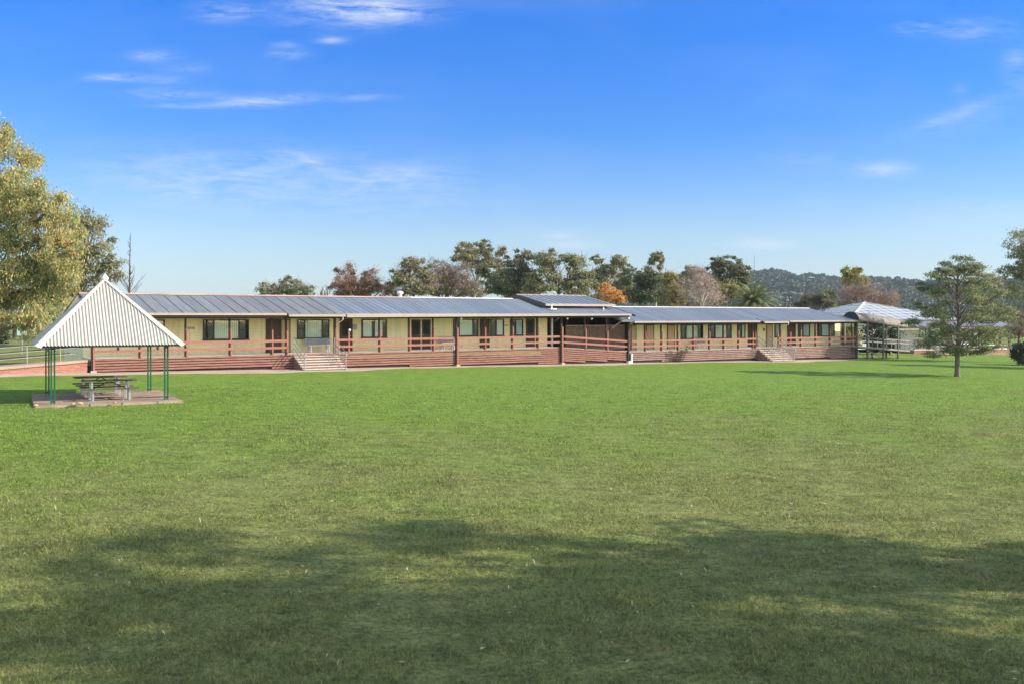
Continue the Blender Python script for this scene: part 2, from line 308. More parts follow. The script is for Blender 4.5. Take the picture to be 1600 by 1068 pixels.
M = dict(
    lawn=lawn_mat(), blade=blade_mat(), glass=glass_mat(), brick=brick_mat('red_brick'),
    path=P('weathered_concrete', lin(192,166,146), .9, var=.16, scale=1.4, bump=.4, bscale=30, grime=lin(120,100,82), gamt=.6, gscale=.7),
    slab=P('slab_concrete', lin(168,142,122), .88, var=.14, scale=1.8, bump=.3, grime=lin(120,92,72), gamt=.7, gscale=1.1),
    red=P('faded_red_timber', lin(158,102,84), .75, var=.2, scale=4, stretch=(.6,6,6), bump=.3, grime=lin(150,104,94), gamt=.5),
    skirt=P('weathered_red_boards', lin(140,98,84), .82, var=.36, scale=2.2, stretch=(1.1,4,9), bump=.3, grime=lin(172,138,124), gamt=.4, gscale=1.0),
    skirtb=P('greyed_red_boards', lin(138,110,98), .85, var=.38, scale=2.2, stretch=(1.1,4,9), bump=.3, grime=lin(176,156,146), gamt=.6, gscale=1.0),
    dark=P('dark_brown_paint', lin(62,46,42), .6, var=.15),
    void=P('underfloor_shade', lin(60,48,42), .95),  # dark tone that paints in the shade under the decks
    deck=P('grey_deck_boards', lin(200,192,182), .85, var=.15, stretch=(1,6,1)),
    cream=wall_mat('cream_weatherboard', lin(253,238,188)), cream2=wall_mat('pale_weatherboard', lin(214,210,196)),
    trim=P('cream_trim', lin(226,214,176), .7, var=.05),
    gutter=P('taupe_gutter', lin(168,152,140), .5, var=.08), darkgut=P('brown_barge', lin(96,80,72), .6, var=.1),
    roofg=roof_mat('old_corrugated_steel', lin(138,138,138), .076, .55, .15, lin(88,88,90), .6, .6),
    roofb=roof_mat('bluegrey_ribbed_steel', lin(134,140,150), .19, .5, .2, lin(92,96,106), .55, .5),
    ridge=P('pale_ridge_cap', lin(214,206,198), .5, var=.08), ridger=P('rusty_ridge_cap', lin(186,150,136), .6, var=.25, scale=1.2),
    brown=P('brown_door', lin(78,54,46), .6, var=.12), tan=P('tan_door', lin(196,164,132), .6, var=.06), frame=P('bronze_window_frame', lin(44,42,40), .45, var=.08),
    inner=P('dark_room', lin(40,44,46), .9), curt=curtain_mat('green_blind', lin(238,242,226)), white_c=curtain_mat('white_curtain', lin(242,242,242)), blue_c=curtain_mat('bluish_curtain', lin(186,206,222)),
    steel=P('galvanised_steel', lin(176,178,178), .4, .6, var=.12), white=P('white_paint', lin(236,234,228), .5, var=.05), cap=P('offwhite_flashing', lin(214,206,192), .5, var=.05),
    green=P('dark_green_steel', lin(24,88,62), .4, .1, var=.15), greydark=P('dark_steel', lin(58,62,62), .5, .2),
    tablew=P('grey_weathered_timber', lin(96,82,72), .85, var=.28, stretch=(1,8,8), bump=.4),
    benchg=P('pale_grey_bench', lin(168,166,172), .7, var=.1),
    pav=P('cream_corrugated_steel', lin(184,178,166), .5, .05, var=.06, grime=lin(170,158,144), gamt=.3), 
    step=P('pale_tread', lin(206,196,184), .85, var=.16, scale=4, grime=lin(150,124,104), gamt=.5, gscale=3), riser=P('brick_riser', lin(140,112,100), .9, var=.2, scale=8),
    lattice=P('weathered_lattice', lin(190,164,150), .85, var=.2), bark=P('grey_bark', lin(112,100,90), .9, var=.3, scale=5, bump=.5), darkbark=P('dark_bark', lin(70,60,54), .9, var=.3, scale=5, bump=.5), palebark=P('pale_gum_bark', lin(186,176,166), .8, var=.2, scale=2),
    barrel=P('weathered_barrel_sheet', lin(140,130,118), .75, .0, var=.2, scale=2, grime=lin(96,88,80), gamt=.7, gscale=.8),
    timber=P('pale_weathered_timber', lin(142,134,128), .8, var=.15), hillsoil=P('hill_grass', lin(96,104,70), .95, var=.2, scale=.02),
    posttimber=P('shaded_weathered_timber', lin(104,98,96), .8, var=.2),  # darker copy of the timber, tree shade put into the post colour
    weed=P('dry_weed_leaf', lin(96,82,60), .8, var=.5, scale=3),
    oldsteel=P('weathered_steel', lin(150,148,142), .6, var=.15),
    litter=P('dry_leaf', lin(186,164,122), .8, var=.4, scale=9),
    wet=P('damp_patch', lin(70,56,46), .25, var=.2), stone=P('pale_stone', lin(186,160,120), .9, var=.3),
)

# ---------------------------------------------------------------- ground
def ground():
    xs = np.unique(np.concatenate([np.linspace(-4000, -80, 24), np.linspace(-80, 80, 81), np.linspace(80, 4000, 24)]))
    ys = np.unique(np.concatenate([np.linspace(-400, -10, 8), np.linspace(-10, 130, 141), np.linspace(130, 5000, 40)]))
    X, Y = np.meshgrid(xs, ys); Z = -0.018*np.clip(X, -60, 60)
    und = 0.05*np.sin(X*.21+Y*.13)+0.04*np.sin(X*.11-Y*.27+1.3)+.02*np.sin(X*.9+Y*.5)
    near = np.clip((46-Y)/20, 0, 1)*np.clip((Y+10)/5, 0, 1)*((np.abs(X) < 80))
    Z = Z+und*near
    fl = np.exp(-(((X+16.22)**2+(Y-38.25)**2)/30.0)**2); Z = Z*(1-fl)+.2*fl
    V = np.stack([X.ravel(), Y.ravel(), Z.ravel()], 1); nx = len(xs); ny = len(ys)
    i, j = np.meshgrid(np.arange(nx-1), np.arange(ny-1)); b = (j*nx+i).ravel()
    me = np_mesh('lawn', V, np.stack([b, b+1, b+nx+1, b+nx], 1), [M['lawn']], True)
    tag(link('lawn', me), 'wide mown lawn, lush green by the building and straw coloured in the open', 'lawn', kind='structure')
ground()
def undul(X, Y):
    und = 0.05*np.sin(X*.21+Y*.13)+0.04*np.sin(X*.11-Y*.27+1.3)+.02*np.sin(X*.9+Y*.5)
    Z = -0.018*np.clip(X, -60, 60)+und*np.clip((46-Y)/20, 0, 1)
    fl = np.exp(-(((X+16.22)**2+(Y-38.25)**2)/30.0)**2); return Z*(1-fl)+.2*fl

def grass():
    n = 620000
    Y = 6.5*np.exp(rng.random(n)*math.log(64/6.5)); X = (rng.random(n)*2-1)*(.60*Y+1.5)
    k = (rng.random(n) < np.clip((64-Y)/34, 0, 1)) & (Y < 52+.55*X+4*np.sin(X*.4)); X, Y = X[k], Y[k]
    # leave the pavilion slab clear
    c, s = math.cos(R(28)), math.sin(R(28)); dx, dy = X+16.22, Y-38.25
    keep = ~((np.abs(dx*c+dy*s) < 2.75) & (np.abs(-dx*s+dy*c) < 3.15)); X, Y = X[keep], Y[keep]; n = len(X)
    cl = np.sin(X*2.3+2*np.sin(Y*1.7))*np.sin(Y*2.9+1.5*np.sin(X*1.1)); h = (.022+.036*rng.random(n)**1.5)*(1+.45*cl)*(1+.9*(rng.random(n) < .03)); wd = .0035+.00055*Y
    th = rng.random(n)*2*math.pi; lean = .3+1.1*rng.random(n)
    bx, by = np.cos(th)*wd/2, np.sin(th)*wd/2; ph = rng.random(n)*2*math.pi
    Z = undul(X, Y)-.004
    V = np.empty((n, 3, 3), np.float32)
    V[:, 0] = np.stack([X-bx, Y-by, Z], 1); V[:, 1] = np.stack([X+bx, Y+by, Z], 1)
    V[:, 2] = np.stack([X+np.cos(ph)*h*lean, Y+np.sin(ph)*h*lean, Z+h], 1)
    me = np_mesh('grass', V.reshape(-1, 3), np.arange(3*n).reshape(-1, 3), [M['blade']])
    tag(link('grass', me), 'short mown grass blades with dry stalks covering the open lawn', 'grass', kind='stuff')
grass()
def litter():
    n = 900; Y = 7*np.exp(rng.random(n)*math.log(36/7)); X = (rng.random(n)*2-1)*(.6*Y+1); Z = undul(X, Y)+.03
    a = rng.random(n)*6.283; l = .012+.03*rng.random(n)**2; w = l*.35; t = rng.normal(size=n)*.02
    ca, sa = np.cos(a), np.sin(a)
    V = np.stack([np.stack([X-ca*l, Y-sa*l, Z-t], 1), np.stack([X-sa*w, Y+ca*w, Z+.008], 1), np.stack([X+ca*l, Y+sa*l, Z+t], 1), np.stack([X+sa*w, Y-ca*w, Z], 1)], 1).reshape(-1, 3)
    tag(link('leaf_litter', np_mesh('leaf_litter', V, np.arange(4*n).reshape(-1, 4), [M['litter']])), 'dry fallen leaves scattered over the near lawn', 'leaves', kind='stuff')
litter()

# ---------------------------------------------------------------- the long building: facade frame (u along, w back, z up)
TH = R(35.5); CT, ST = math.cos(TH), math.sin(TH); B0 = Vector((0, 69, 0))
def fu(px, w=0.0):
    a = (px-HX)/F; return (a*(69+w*CT)+w*ST)/(CT-a*ST)
def fw(u, w, z=0.0): return Vector((u*CT-w*ST, 69+u*ST+w*CT, z))
def gf(u, w=0.0): return gz(u*CT-w*ST)                   # ground height below a facade point
def frame_empty(name, u, w=0.0):
    z = gf(u, w); o = empty(name, fw(u, w, z), TH); OFF[o.name] = (u, w, z); return o

WW = 2.2                                                  # depth of the verandah
ZA, ZB = 1.19, 0.73                                       # the two deck levels

def roof_panel(mb, u0, u1, w0, z0, w1, z1, ur0=None, ur1=None, step=.78, th=.05, rib=.024, ribw=.03, off=.0):
    """sloping sheet from the eave (w0,z0) up to the ridge (w1,z1), with raised lap ribs"""
    ur0 = u0 if ur0 is None else ur0; ur1 = u1 if ur1 is None else ur1
    mb.hexa([(u0,w0,z0-th),(u1,w0,z0-th),(ur1,w1,z1-th),(ur0,w1,z1-th)], [(u0,w0,z0),(u1,w0,z0),(ur1,w1,z1),(ur0,w1,z1)])
    n = int((u1-u0)/step)
    for i in range(n+1):
        a = u0+off+i*step
        if a+ribw > u1: break
        e = w1; ze = z1
        if a > ur1:                                        # hipped end: stop on the hip
            k = (u1-a)/max(u1-ur1, 1e-6); e = w0+(w1-w0)*k; ze = z0+(z1-z0)*k
        mb.hexa([(a,w0-.01,z0+.001),(a+ribw,w0-.01,z0+.001),(a+ribw,e,ze+.001),(a,e,ze+.001)], [(a,w0-.01,z0+rib),(a+ribw,w0-.01,z0+rib),(a+ribw,e,ze+rib),(a,e,ze+rib)])

def add_window(par, p0, p1, z0, z1, w, style, curtain='curt', label=None):
    """aluminium window on the wall face at depth w, between two photo columns"""
    u0, u1 = fu(p0, w), fu(p1, w); f = w-.07; b = .06
    mb = MB(); mb.box(u0,u1,f,w,z0,z0+b); mb.box(u0,u1,f,w,z1-b,z1); mb.box(u0,u0+b,f,w,z0+b,z1-b); mb.box(u1-b,u1,f,w,z0+b,z1-b)
    W = u1-u0; cuts = {'three': [.23, .78], 'two': [.5], 'left': [.42], 'one': []}[style]
    for c in cuts: mb.box(u0+W*c-.035, u0+W*c+.035, f, w, z0+b, z1-b)
    edges = [u0+b]+[u0+W*c for c in cuts]+[u1-b]
    if style == 'three':
        zm = (z0+z1)/2
        mb.box(edges[0], edges[1]-.035, f, w, zm-.025, zm+.025); mb.box(edges[2]+.035, edges[3], f, w, zm-.025, zm+.025)
    o = mb.build('window', M['frame'], par, label)
    s = MB(); s.box(u0-.04, u1+.04, f-.05, w-.001, z0-.05, z0-.002); s.build('sill', M['frame'], o)
    MB().box(u0+b, u1-b, w-.03, w-.022, z0+b, z1-b).build('pane', M['glass'], o)
    MB().box(u0+b, u1-b, w-.006, w-.001, z0+b, z1-b).build('dark_room_board', M['inner'], o)  # opaque dark board, painted to stand for the unlit room
    c = MB()
    if style == 'three': c.box(edges[1]+.035, edges[2]-.035, w-.014, w-.009, z0+b, z1-b)
    elif style == 'two': c.box(edges[0]+W*.04, edges[1]-W*.1, w-.014, w-.009, z0+b, z1-b); c.box(edges[1]+.04, edges[2]-W*.14, w-.014, w-.009, z0+b, z1-b)
    elif style == 'left': c.box(edges[1]+.035, edges[2]-W*.04, w-.014, w-.009, z0+b, z1-b)
    else: c.box(edges[0]+W*.3, edges[1], w-.014, w-.009, z0+b, z1-b)
    c.build('curtain', M[curtain], o)
    for ob in o.children: pass
    return o
def add_door(par, p0, p1, z0, z1, w, mat, frame='brown', glazed=False, hside=1, label=None):
    u0, u1 = fu(p0, w), fu(p1, w); b = .06; f = w-.06
    fr = MB(); fr.box(u0-b,u0,f,w,z0,z1+b); fr.box(u1,u1+b,f,w,z0,z1+b); fr.box(u0,u1,f,w,z1,z1+b)
    d = MB(); d.box(u0, u1, w-.04, w-.001, z0+.01, z1)
    W = u1-u0
    for (a0, a1, h0, h1) in ((.12, .88, .08, .44), (.12, .88, .52, .94)):
        if glazed and h0 > .5: continue
        zz0, zz1 = z0+(z1-z0)*h0, z0+(z1-z0)*h1
        d.box(u0+W*a0, u0+W*a1, w-.052, w-.04, zz0, zz1)
    o = d.build('door', M[mat], par, label)
    fr.build('door_frame', M[frame], o)
    if glazed:
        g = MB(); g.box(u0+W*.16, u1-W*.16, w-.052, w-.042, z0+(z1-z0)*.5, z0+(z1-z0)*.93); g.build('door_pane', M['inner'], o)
    k = MB(); ku = u1-.09 if hside > 0 else u0+.09
    k.tube([(ku, w-.041, z0+1.0), (ku, w-.09, z0+1.0)], .02, 8); k.tube([(ku, w-.085, z0+1.0), (ku-.1*hside, w-.085, z0+1.0)], .012, 6); k.build('handle', M['steel'], o)
    return o

def skirting(par, bays, zt_fn, mat, gap=.045, bw=.105, name='skirting', fr=0.0):
    """horizontal boards below the deck; each bay stops where its boards meet the falling ground"""
    mb = MB()
    for (u0, u1) in bays:
        k = 0; g = max(gf(u0), gf(u1))+.07
        while True:
            za, zb = zt_fn(u0)-k*(bw+gap), zt_fn(u1)-k*(bw+gap)
            if min(za, zb)-bw < g-.02: break
            j = random.uniform(-.006, .006)
            mb.hexa([(u0+.003,fr+j,za-bw),(u1-.003,fr+j,zb-bw),(u1-.003,fr+.025+j,zb-bw),(u0+.003,fr+.025+j,za-bw)], [(u0+.003,fr+j,za),(u1-.003,fr+j,zb),(u1-.003,fr+.025+j,zb),(u0+.003,fr+.025+j,za)])
            k += 1
    return mb.build(name, mat, par)

def rail_run(par, u0, u1, z0, z1, w=-.03, mat='red'):
    for h, hh in ((.80, .15), (.385, .14)):
        mb = MB(); mb.hexa([(u0,w-.045,z0+h-hh/2),(u1,w-.045,z1+h-hh/2),(u1,w,z1+h-hh/2),(u0,w,z0+h-hh/2)], [(u0,w-.045,z0+h+hh/2),(u1,w-.045,z1+h+hh/2),(u1,w,z1+h+hh/2),(u0,w,z0+h+hh/2)])
        mb.build('rail', M[mat], par)
def post(par, px, z0, z1, w=.0, s=.1, mat='red'):
    u = fu(px, w)
    if mat == 'red' and z1 > z0+1.6:
        zc = (z1-.65) if s > .12 else z0+1.52
        d = .03; MB().box(u-d-s/2, u-d+s/2, w+.014, w+s+.014, z0, z1).build('post', M['dark'], par)
        return MB().box(u+d-s/2+.02, u+d+s/2, w-.004-.03, w+.012, z0, zc).build('rail_post', M[mat], par)
    return MB().box(u-s/2, u+s/2, w, w+s, z0, z1).build('post', M[mat], par)

def block_upper():
    par = frame_empty('accommodation_building', 0.0, 3.0)
    tag(par, 'long cream weatherboard building with grey metal roof and red railed verandah', 'building')
    uL, uR = -28.2, fu(985, -.75); uW0, uW1 = fu(129, WW), fu(855, WW)
    ez, rz_ = 3.68, 4.82; ew, rw, bw = -.75, 3.65, 8.05
    u540 = fu(540, ew)
    # walls: front and ends, gables up to the roof
    mb = MB(); mb.box(uW0, uW1, WW, 7.3, ZA-.35, 3.62)
    for u, t in ((uW0, .1), (uW1-.1, .1)):
        mb.add([(u,-.2+WW,3.625),(u,7.3,3.625),(u,rw,rz_-.12),(u+t,-.2+WW,3.625),(u+t,7.3,3.625),(u+t,rw,rz_-.12)], [(0,2,1),(3,4,5),(0,3,5,2),(1,2,5,4),(0,1,4,3)])
    mb.build('wall', M['cream'], par)
    for px in (278.5, 409, 619, 693.5): u = fu(px, WW); MB().box(u-.02, u+.02, WW-.012, WW-.001, ZA, 3.6).build('wall_joint', M['trim'], par)
    c = MB(); u = fu(838, WW); c.box(u-.05, u+.05, WW-.03, WW-.001, ZA, 3.6); c.build('corner_board', M['brown'], par)
    # roof sheets
    a = MB(); roof_panel(a, uL, u540, ew, ez, rw, rz_); a.build('roof', M['roofg'], par, 'old grey corrugated roof sheets with dark lap lines')
    b = MB(); roof_panel(b, u540+.01, uR, ew, ez, rw, rz_, ur1=fu(985, ew)-.3, step=.46, rib=.013, ribw=.03); b.build('roof', M['roofb'], par, 'newer blue grey ribbed roof sheets')
    k = MB(); roof_panel(k, uL, uR-.3, bw, ez, rw+.001, rz_, step=50); k.build('roof_back', M['roofb'], par)
    r = MB()
    for p, q, m in ((uL, fu(640, rw), 'ridger'), (fu(640, rw)+.01, fu(800, rw), 'ridge'), (fu(926, rw), uR-.35, 'ridge')):
        r = MB(); r.hexa([(p,rw-.22,rz_-.03),(q,rw-.22,rz_-.03),(q,rw+.22,rz_-.03),(p,rw+.22,rz_-.03)], [(p,rw-.03,rz_+.055),(q,rw-.03,rz_+.055),(q,rw+.03,rz_+.055),(p,rw+.03,rz_+.055)]); r.build('ridge_cap', M[m], par)
    # eave pieces: three gutters that do not quite line up
    g = MB(); u0, u1 = uL, fu(447, ew); g.box(u0, u1, ew-.13, ew-.005, 3.55, 3.68); g.build('gutter', M['gutter'], par)
    g = MB(); u0, u1 = fu(450.5, ew-.15), fu(539, ew-.15); g.box(u0, u1, ew-.30, ew-.17, 3.47, 3.60); g.build('gutter', M['gutter'], par)
    s = MB(); roof_panel(s, u0, u1, ew-.17, 3.61, ew+.6, 3.61+.77*.259+.06, step=.78); s.build('roof_strip', M['roofg'], par)
    g = MB(); u0, u1 = fu(541, ew), uR; g.hexa([(u0,ew-.13,3.42),(u1,ew-.13,3.55),(u1,ew-.005,3.55),(u0,ew-.005,3.42)], [(u0,ew-.13,3.63),(u1,ew-.13,3.68),(u1,ew-.005,3.68),(u0,ew-.005,3.63)]); g.build('gutter', M['gutter'], par)
    f = MB(); f.box(uL+.05, uR-.1, ew+.002, ew+.05, 3.42, 3.60); f.build('fascia', M['dark'], par)
    f = MB(); f.box(uL+.05, uR-.15, 0.0, .1, 3.36, 3.55); f.build('verandah_beam', M['dark'], par)
    q = MB()
    for px in (145.6, 219, 291, 360, 425, 448, 524.5, 593.5, 640, 677.5, 714, 758, 801, 841, 878, 915, 949, 983):
        u = fu(px); q.bar((u, ew+.06, 3.52), (u, WW, 3.52+(WW-ew)*.24), .06, .12)
    q.build('rafter', M['dark'], par)
    d = MB(); u = fu(536, ew-.2); d.tube([(u, ew-.2, 3.48), (u, ew-.2, 3.30), (u+.05, ew+.1, 3.22), (u+.1, .03, 3.05)], .035, 8); d.build('downpipe', M['white'], par)
    # end barge boards
    bb = MB(); bb.hexa([(uL-.04,ew,ez-.22),(uL-.003,ew,ez-.22),(uL-.003,rw,rz_-.22),(uL-.04,rw,rz_-.22)], [(uL-.04,ew,ez+.03),(uL-.003,ew,ez+.03),(uL-.003,rw,rz_+.03),(uL-.04,rw,rz_+.03)])
    bb.hexa([(uL-.04,rw+.002,rz_-.22),(uL-.003,rw+.002,rz_-.22),(uL-.003,bw,ez-.22),(uL-.04,bw,ez-.22)], [(uL-.04,rw+.002,rz_+.03),(uL-.003,rw+.002,rz_+.03),(uL-.003,bw,ez+.03),(uL-.04,bw,ez+.03)])
    bb.build('barge_board', M['darkgut'], par)
    # raised roof over the middle
    zr, ze = 5.16, 4.42; wr, we = 4.2, .75
    m = MB(); ul, ur = fu(852, we), fu(960, we); rl, rr = fu(806, wr), fu(914, wr)
    roof_panel(m, ul, ur, we, ze, wr, zr, rl, rr, step=.62, rib=.035, ribw=.045)
    m.hexa([(ul,7.6,ze-.05),(ur,7.6,ze-.05),(rr,wr+.002,zr-.05),(rl,wr+.002,zr-.05)], [(ul,7.6,ze),(ur,7.6,ze),(rr,wr+.002,zr),(rl,wr+.002,zr)])
    o = m.build('raised_roof', M['roofb'], par)
    m = MB(); m.box(ul-.03, ur+.03, we-.12, we-.003, ze-.16, ze+.005); m.build('raised_gutter', M['gutter'], o)
    m = MB(); m.hexa([(ul-.05,we,ze-.26),(ul-.003,we,ze-.26),(rl-.003,wr,zr-.26),(rl-.05,wr,zr-.26)], [(ul-.05,we,ze+.03),(ul-.003,we,ze+.03),(rl-.003,wr,zr+.03),(rl-.05,wr,zr+.03)]); 
    m.hexa([(rl-.05,wr+.002,zr-.26),(rl-.003,wr+.002,zr-.26),(ul-.003,7.6,ze-.26),(ul-.05,7.6,ze-.26)], [(rl-.05,wr+.002,zr+.03),(rl-.003,wr+.002,zr+.03),(ul-.003,7.6,ze+.03),(ul-.05,7.6,ze+.03)])
    m.build('barge_board', M['darkgut'], o)
    m = MB(); m.hexa([(rl,wr-.2,zr-.03),(rr,wr-.2,zr-.03),(rr,wr+.2,zr-.03),(rl,wr+.2,zr-.03)], [(rl,wr-.03,zr+.05),(rr,wr-.03,zr+.05),(rr,wr+.03,zr+.05),(rl,wr+.03,zr+.05)]); m.build('ridge_cap', M['gutter'], o)
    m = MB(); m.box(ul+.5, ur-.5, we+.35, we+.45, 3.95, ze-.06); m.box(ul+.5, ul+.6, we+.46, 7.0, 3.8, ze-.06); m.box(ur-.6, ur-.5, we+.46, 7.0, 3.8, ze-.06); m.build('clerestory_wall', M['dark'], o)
    m = MB(); 
    for p, q in ((909, 923), (925, 936)): m.box(fu(p, we+.3), fu(q, we+.3), we+.3, we+.345, ze-.34, ze-.2)
    m.build('clerestory_louvre', M['red'], o)
    m = MB(); u = fu(862, .4); m.tube([(u,.4,3.95),(u,.4,4.32)], .05, 8); m.box(u-.28, u+.28, .15, .5, 3.99, 4.07); m.build('roof_bracket', M['white'], par)
    m = MB(); u = fu(943, .4); m.tube([(u,.4,3.9),(u,.4,4.2)], .05, 8); m.build('roof_bracket', M['white'], par)
    # turban vent behind the ridge
    m = MB(); u = fu(625, rw+.5); z = rz_-.1
    m.tube([(u,rw+.5,z-.05),(u,rw+.5,z+.28)], .12, 12); m.tube([(u,rw+.5,z+.28),(u,rw+.5,z+.36),(u,rw+.5,z+.46),(u,rw+.5,z+.54),(u,rw+.5,z+.57)], [.13,.22,.24,.17,.03], 14); m.build('roof_vent', M['white'], par)
    # deck
    uD0, uD1 = fu(143), fu(880)
    d = MB(); d.box(uD0, uD1, .03, WW, ZA-.12, ZA); d.build('deck', M['deck'], par)
    # ramp of the breezeway
    uE = fu(985); r = MB(); r.hexa([(uD1+.01,.03,ZA-.12),(uE,.03,ZB-.12),(uE,WW+1.2,ZB-.12),(uD1+.01,WW+1.2,ZA-.12)], [(uD1+.01,.03,ZA),(uE,.03,ZB),(uE,WW+1.2,ZB),(uD1+.01,WW+1.2,ZA)]); r.build('ramp_deck', M['deck'], par)
    v = MB(); v.hexa([(uD0+.05,.12,gf(uD0)-.2),(uE,.12,gf(uE)-.2),(uE,.2,gf(uE)-.2),(uD0+.05,.2,gf(uD0)-.2)], [(uD0+.05,.12,ZA-.13),(uE,.12,ZB-.13),(uE,.2,ZB-.13),(uD0+.05,.2,ZA-.13)]); v.build('underfloor_shade_panel', M['void'], par)  # added dark sheet, reads as underfloor shade between the boards
    # skirting by bays
    P1 = [143, 219, 291, 360, 425, 457]; P2 = [525, 593.5, 640, 677.5, 712]; P3 = [717, 758, 801, 841, 877]; P4 = [880.5, 915, 949, 981]
    zt = lambda u: ZA-.01
    for PP in (P1, [457, 525], P2, P3): skirting(par, [(fu(a), fu(b)) for a, b in zip(PP[:-1], PP[1:])], zt, M['skirt'])
    zr_ = lambda u: ZA-.01+(ZB-ZA)*(u-uD1)/(uE-uD1)
    skirting(par, [(fu(a), fu(b)) for a, b in zip(P4[:-1], P4[1:])], zr_, M['skirt'])
    # posts and rails
    for px in (219, 291, 360, 593.5, 640, 677.5, 758, 801, 841): post(par, px, ZA, 3.36, w=-.012)
    post(par, 425, ZA, 3.36, w=-.012); post(par, 448, ZA-.1, 3.40, w=-.012, s=.11); post(par, 524.5, ZA-.05, 3.36, w=-.012, s=.13)
    post(par, 545.6, ZA, ZA+1.35, w=-.014, s=.09)
    for px in (145.6, 714.5, 878.5): 
        o = post(par, px, gf(fu(px))+.12, 3.36, w=-.16, s=.13)
        u = fu(px, -.1); MB().box(u-.15, u+.15, -.25, .05-.16, gf(u)-.1, gf(u)+.12).build('footing', M['path'], par)
    o = post(par, 983, gf(fu(983))+.12, 3.36, w=-.14, s=.15, mat='dark'); u = fu(983, -.1); m = MB(); m.box(u-.2, u+.2, -.3, -.0, gf(u)-.1, gf(u)+.16); m.box(u+.1, u+.2, -.29, -.16, gf(u)+.165, gf(u)+.75); m.build('footing', M['white'], par)
    m = MB(); m.box(fu(981, -.2), fu(984, -.2), -.2, -.1, 3.28, 3.52); m.build('gutter_bracket', M['trim'], par)
    for px in (915, 949): post(par, px, float(zr_(fu(px))), 3.36, w=-.012, s=.11)
    rail_run(par, fu(145.6)+.07, fu(449), ZA, ZA, w=-.02)
    rail_run(par, fu(526), fu(714)-.07, ZA, ZA, w=-.02); rail_run(par, fu(714)+.07, fu(878)-.07, ZA, ZA, w=-.02)
    rail_run(par, fu(879)+.07, fu(983)-.09, ZA-.01, ZB+.0, w=-.02)
    # lattice and back wall of the breezeway
    wl = WW+.4; u0, u1 = fu(884, wl), fu(976, wl); la = MB(); z0, z1 = .95, 2.72
    la.box(u0, u1, wl-.03, wl+.03, z1, z1+.07); la.box(u0, u1, wl-.03, wl+.03, z0-.07, z0)
    n = 0; L = u1-u0; H = z1-z0; t = -H
    while t < L:
        for sgn in (1, -1):
            a0, a1 = max(t, 0), min(t+H, L)
            za, zb = z0+(a0-t), z0+(a1-t)
            if sgn < 0: za, zb = z1-(a0-t), z1-(a1-t)
            la.bar((u0+a0, wl+.008*sgn, za), (u0+a1, wl+.008*sgn, zb), .012, .062, up=(0,1,0))
        t += .125
    la.build('lattice_screen', M['lattice'], par)
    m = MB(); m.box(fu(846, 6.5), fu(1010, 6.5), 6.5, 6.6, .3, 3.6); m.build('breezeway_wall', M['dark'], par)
    for px in (886, 919, 951): u = fu(px, wl+.1); MB().box(u-.06, u+.06, wl+.05, wl+.17, .7, 3.5).build('breezeway_post', M['dark'], par)
    u = fu(863, 3.0); MB().box(u-.07, u+.07, 3.0, 3.12, ZA-.2, 3.5).build('breezeway_post', M['white'], par, 'white post in the gap')
    m = MB(); m.bar((fu(956, .6), .6, 2.55), (fu(978, .2), .2, 3.35), .06, .16); m.build('brace', M['timber'], par)
    m = MB(); m.bar((fu(886, wl), wl, z0+.02), (fu(976, wl), wl, .78), .05, .12); m.build('lattice_kerb', M['red'], par)
    # windows and doors
    z0, z1 = 2.07, 3.28; w = WW
    for p0, p1, st, cu in ((236, 257, 'one', 'curt'), (317, 388.5, 'three', 'curt'), (464, 514, 'three', 'curt'), (564.5, 604, 'two', 'white_c'),
                           (708, 747, 'three', 'curt'), (766, 787, 'left', 'white_c'), (797, 817, 'left', 'blue_c')):
        add_window(par, p0, p1, z0, z1, w, st, cu)
    add_door(par, 416.5, 437, ZA, 3.26, w, 'brown'); add_door(par, 439.5, 452, ZA, 3.26, w, 'tan', label='tan door beside a brown door')
    add_door(par, 532, 549, ZA, 3.26, w, 'brown', glazed=True)
    add_door(par, 642, 656.6, ZA, 3.26, w, 'brown', frame='trim', glazed=True, hside=1); add_door(par, 658.6, 672.5, ZA, 3.26, w, 'brown', frame='trim', glazed=True, hside=-1)
    add_door(par, 750.5, 763.5, ZA, 3.26, w, 'brown'); add_door(par, 822.5, 834, ZA, 3.26, w, 'brown', glazed=True, label='dark door with a glazed upper half')
    # little lamps
    for px, ww_, z in ((545.6, -.05, 2.62), (720, -.45, 3.33), (886, -.45, 3.33), (924, -.45, 3.31)):
        u = fu(px, ww_); m = MB(); m.tube([(u,ww_,z),(u,ww_-.03,z),(u,ww_-.1,z-.02),(u,ww_-.12,z-.03)], [.03,.09,.07,.02], 10); m.build('lamp', M['white'], par)
    return par
block_upper()

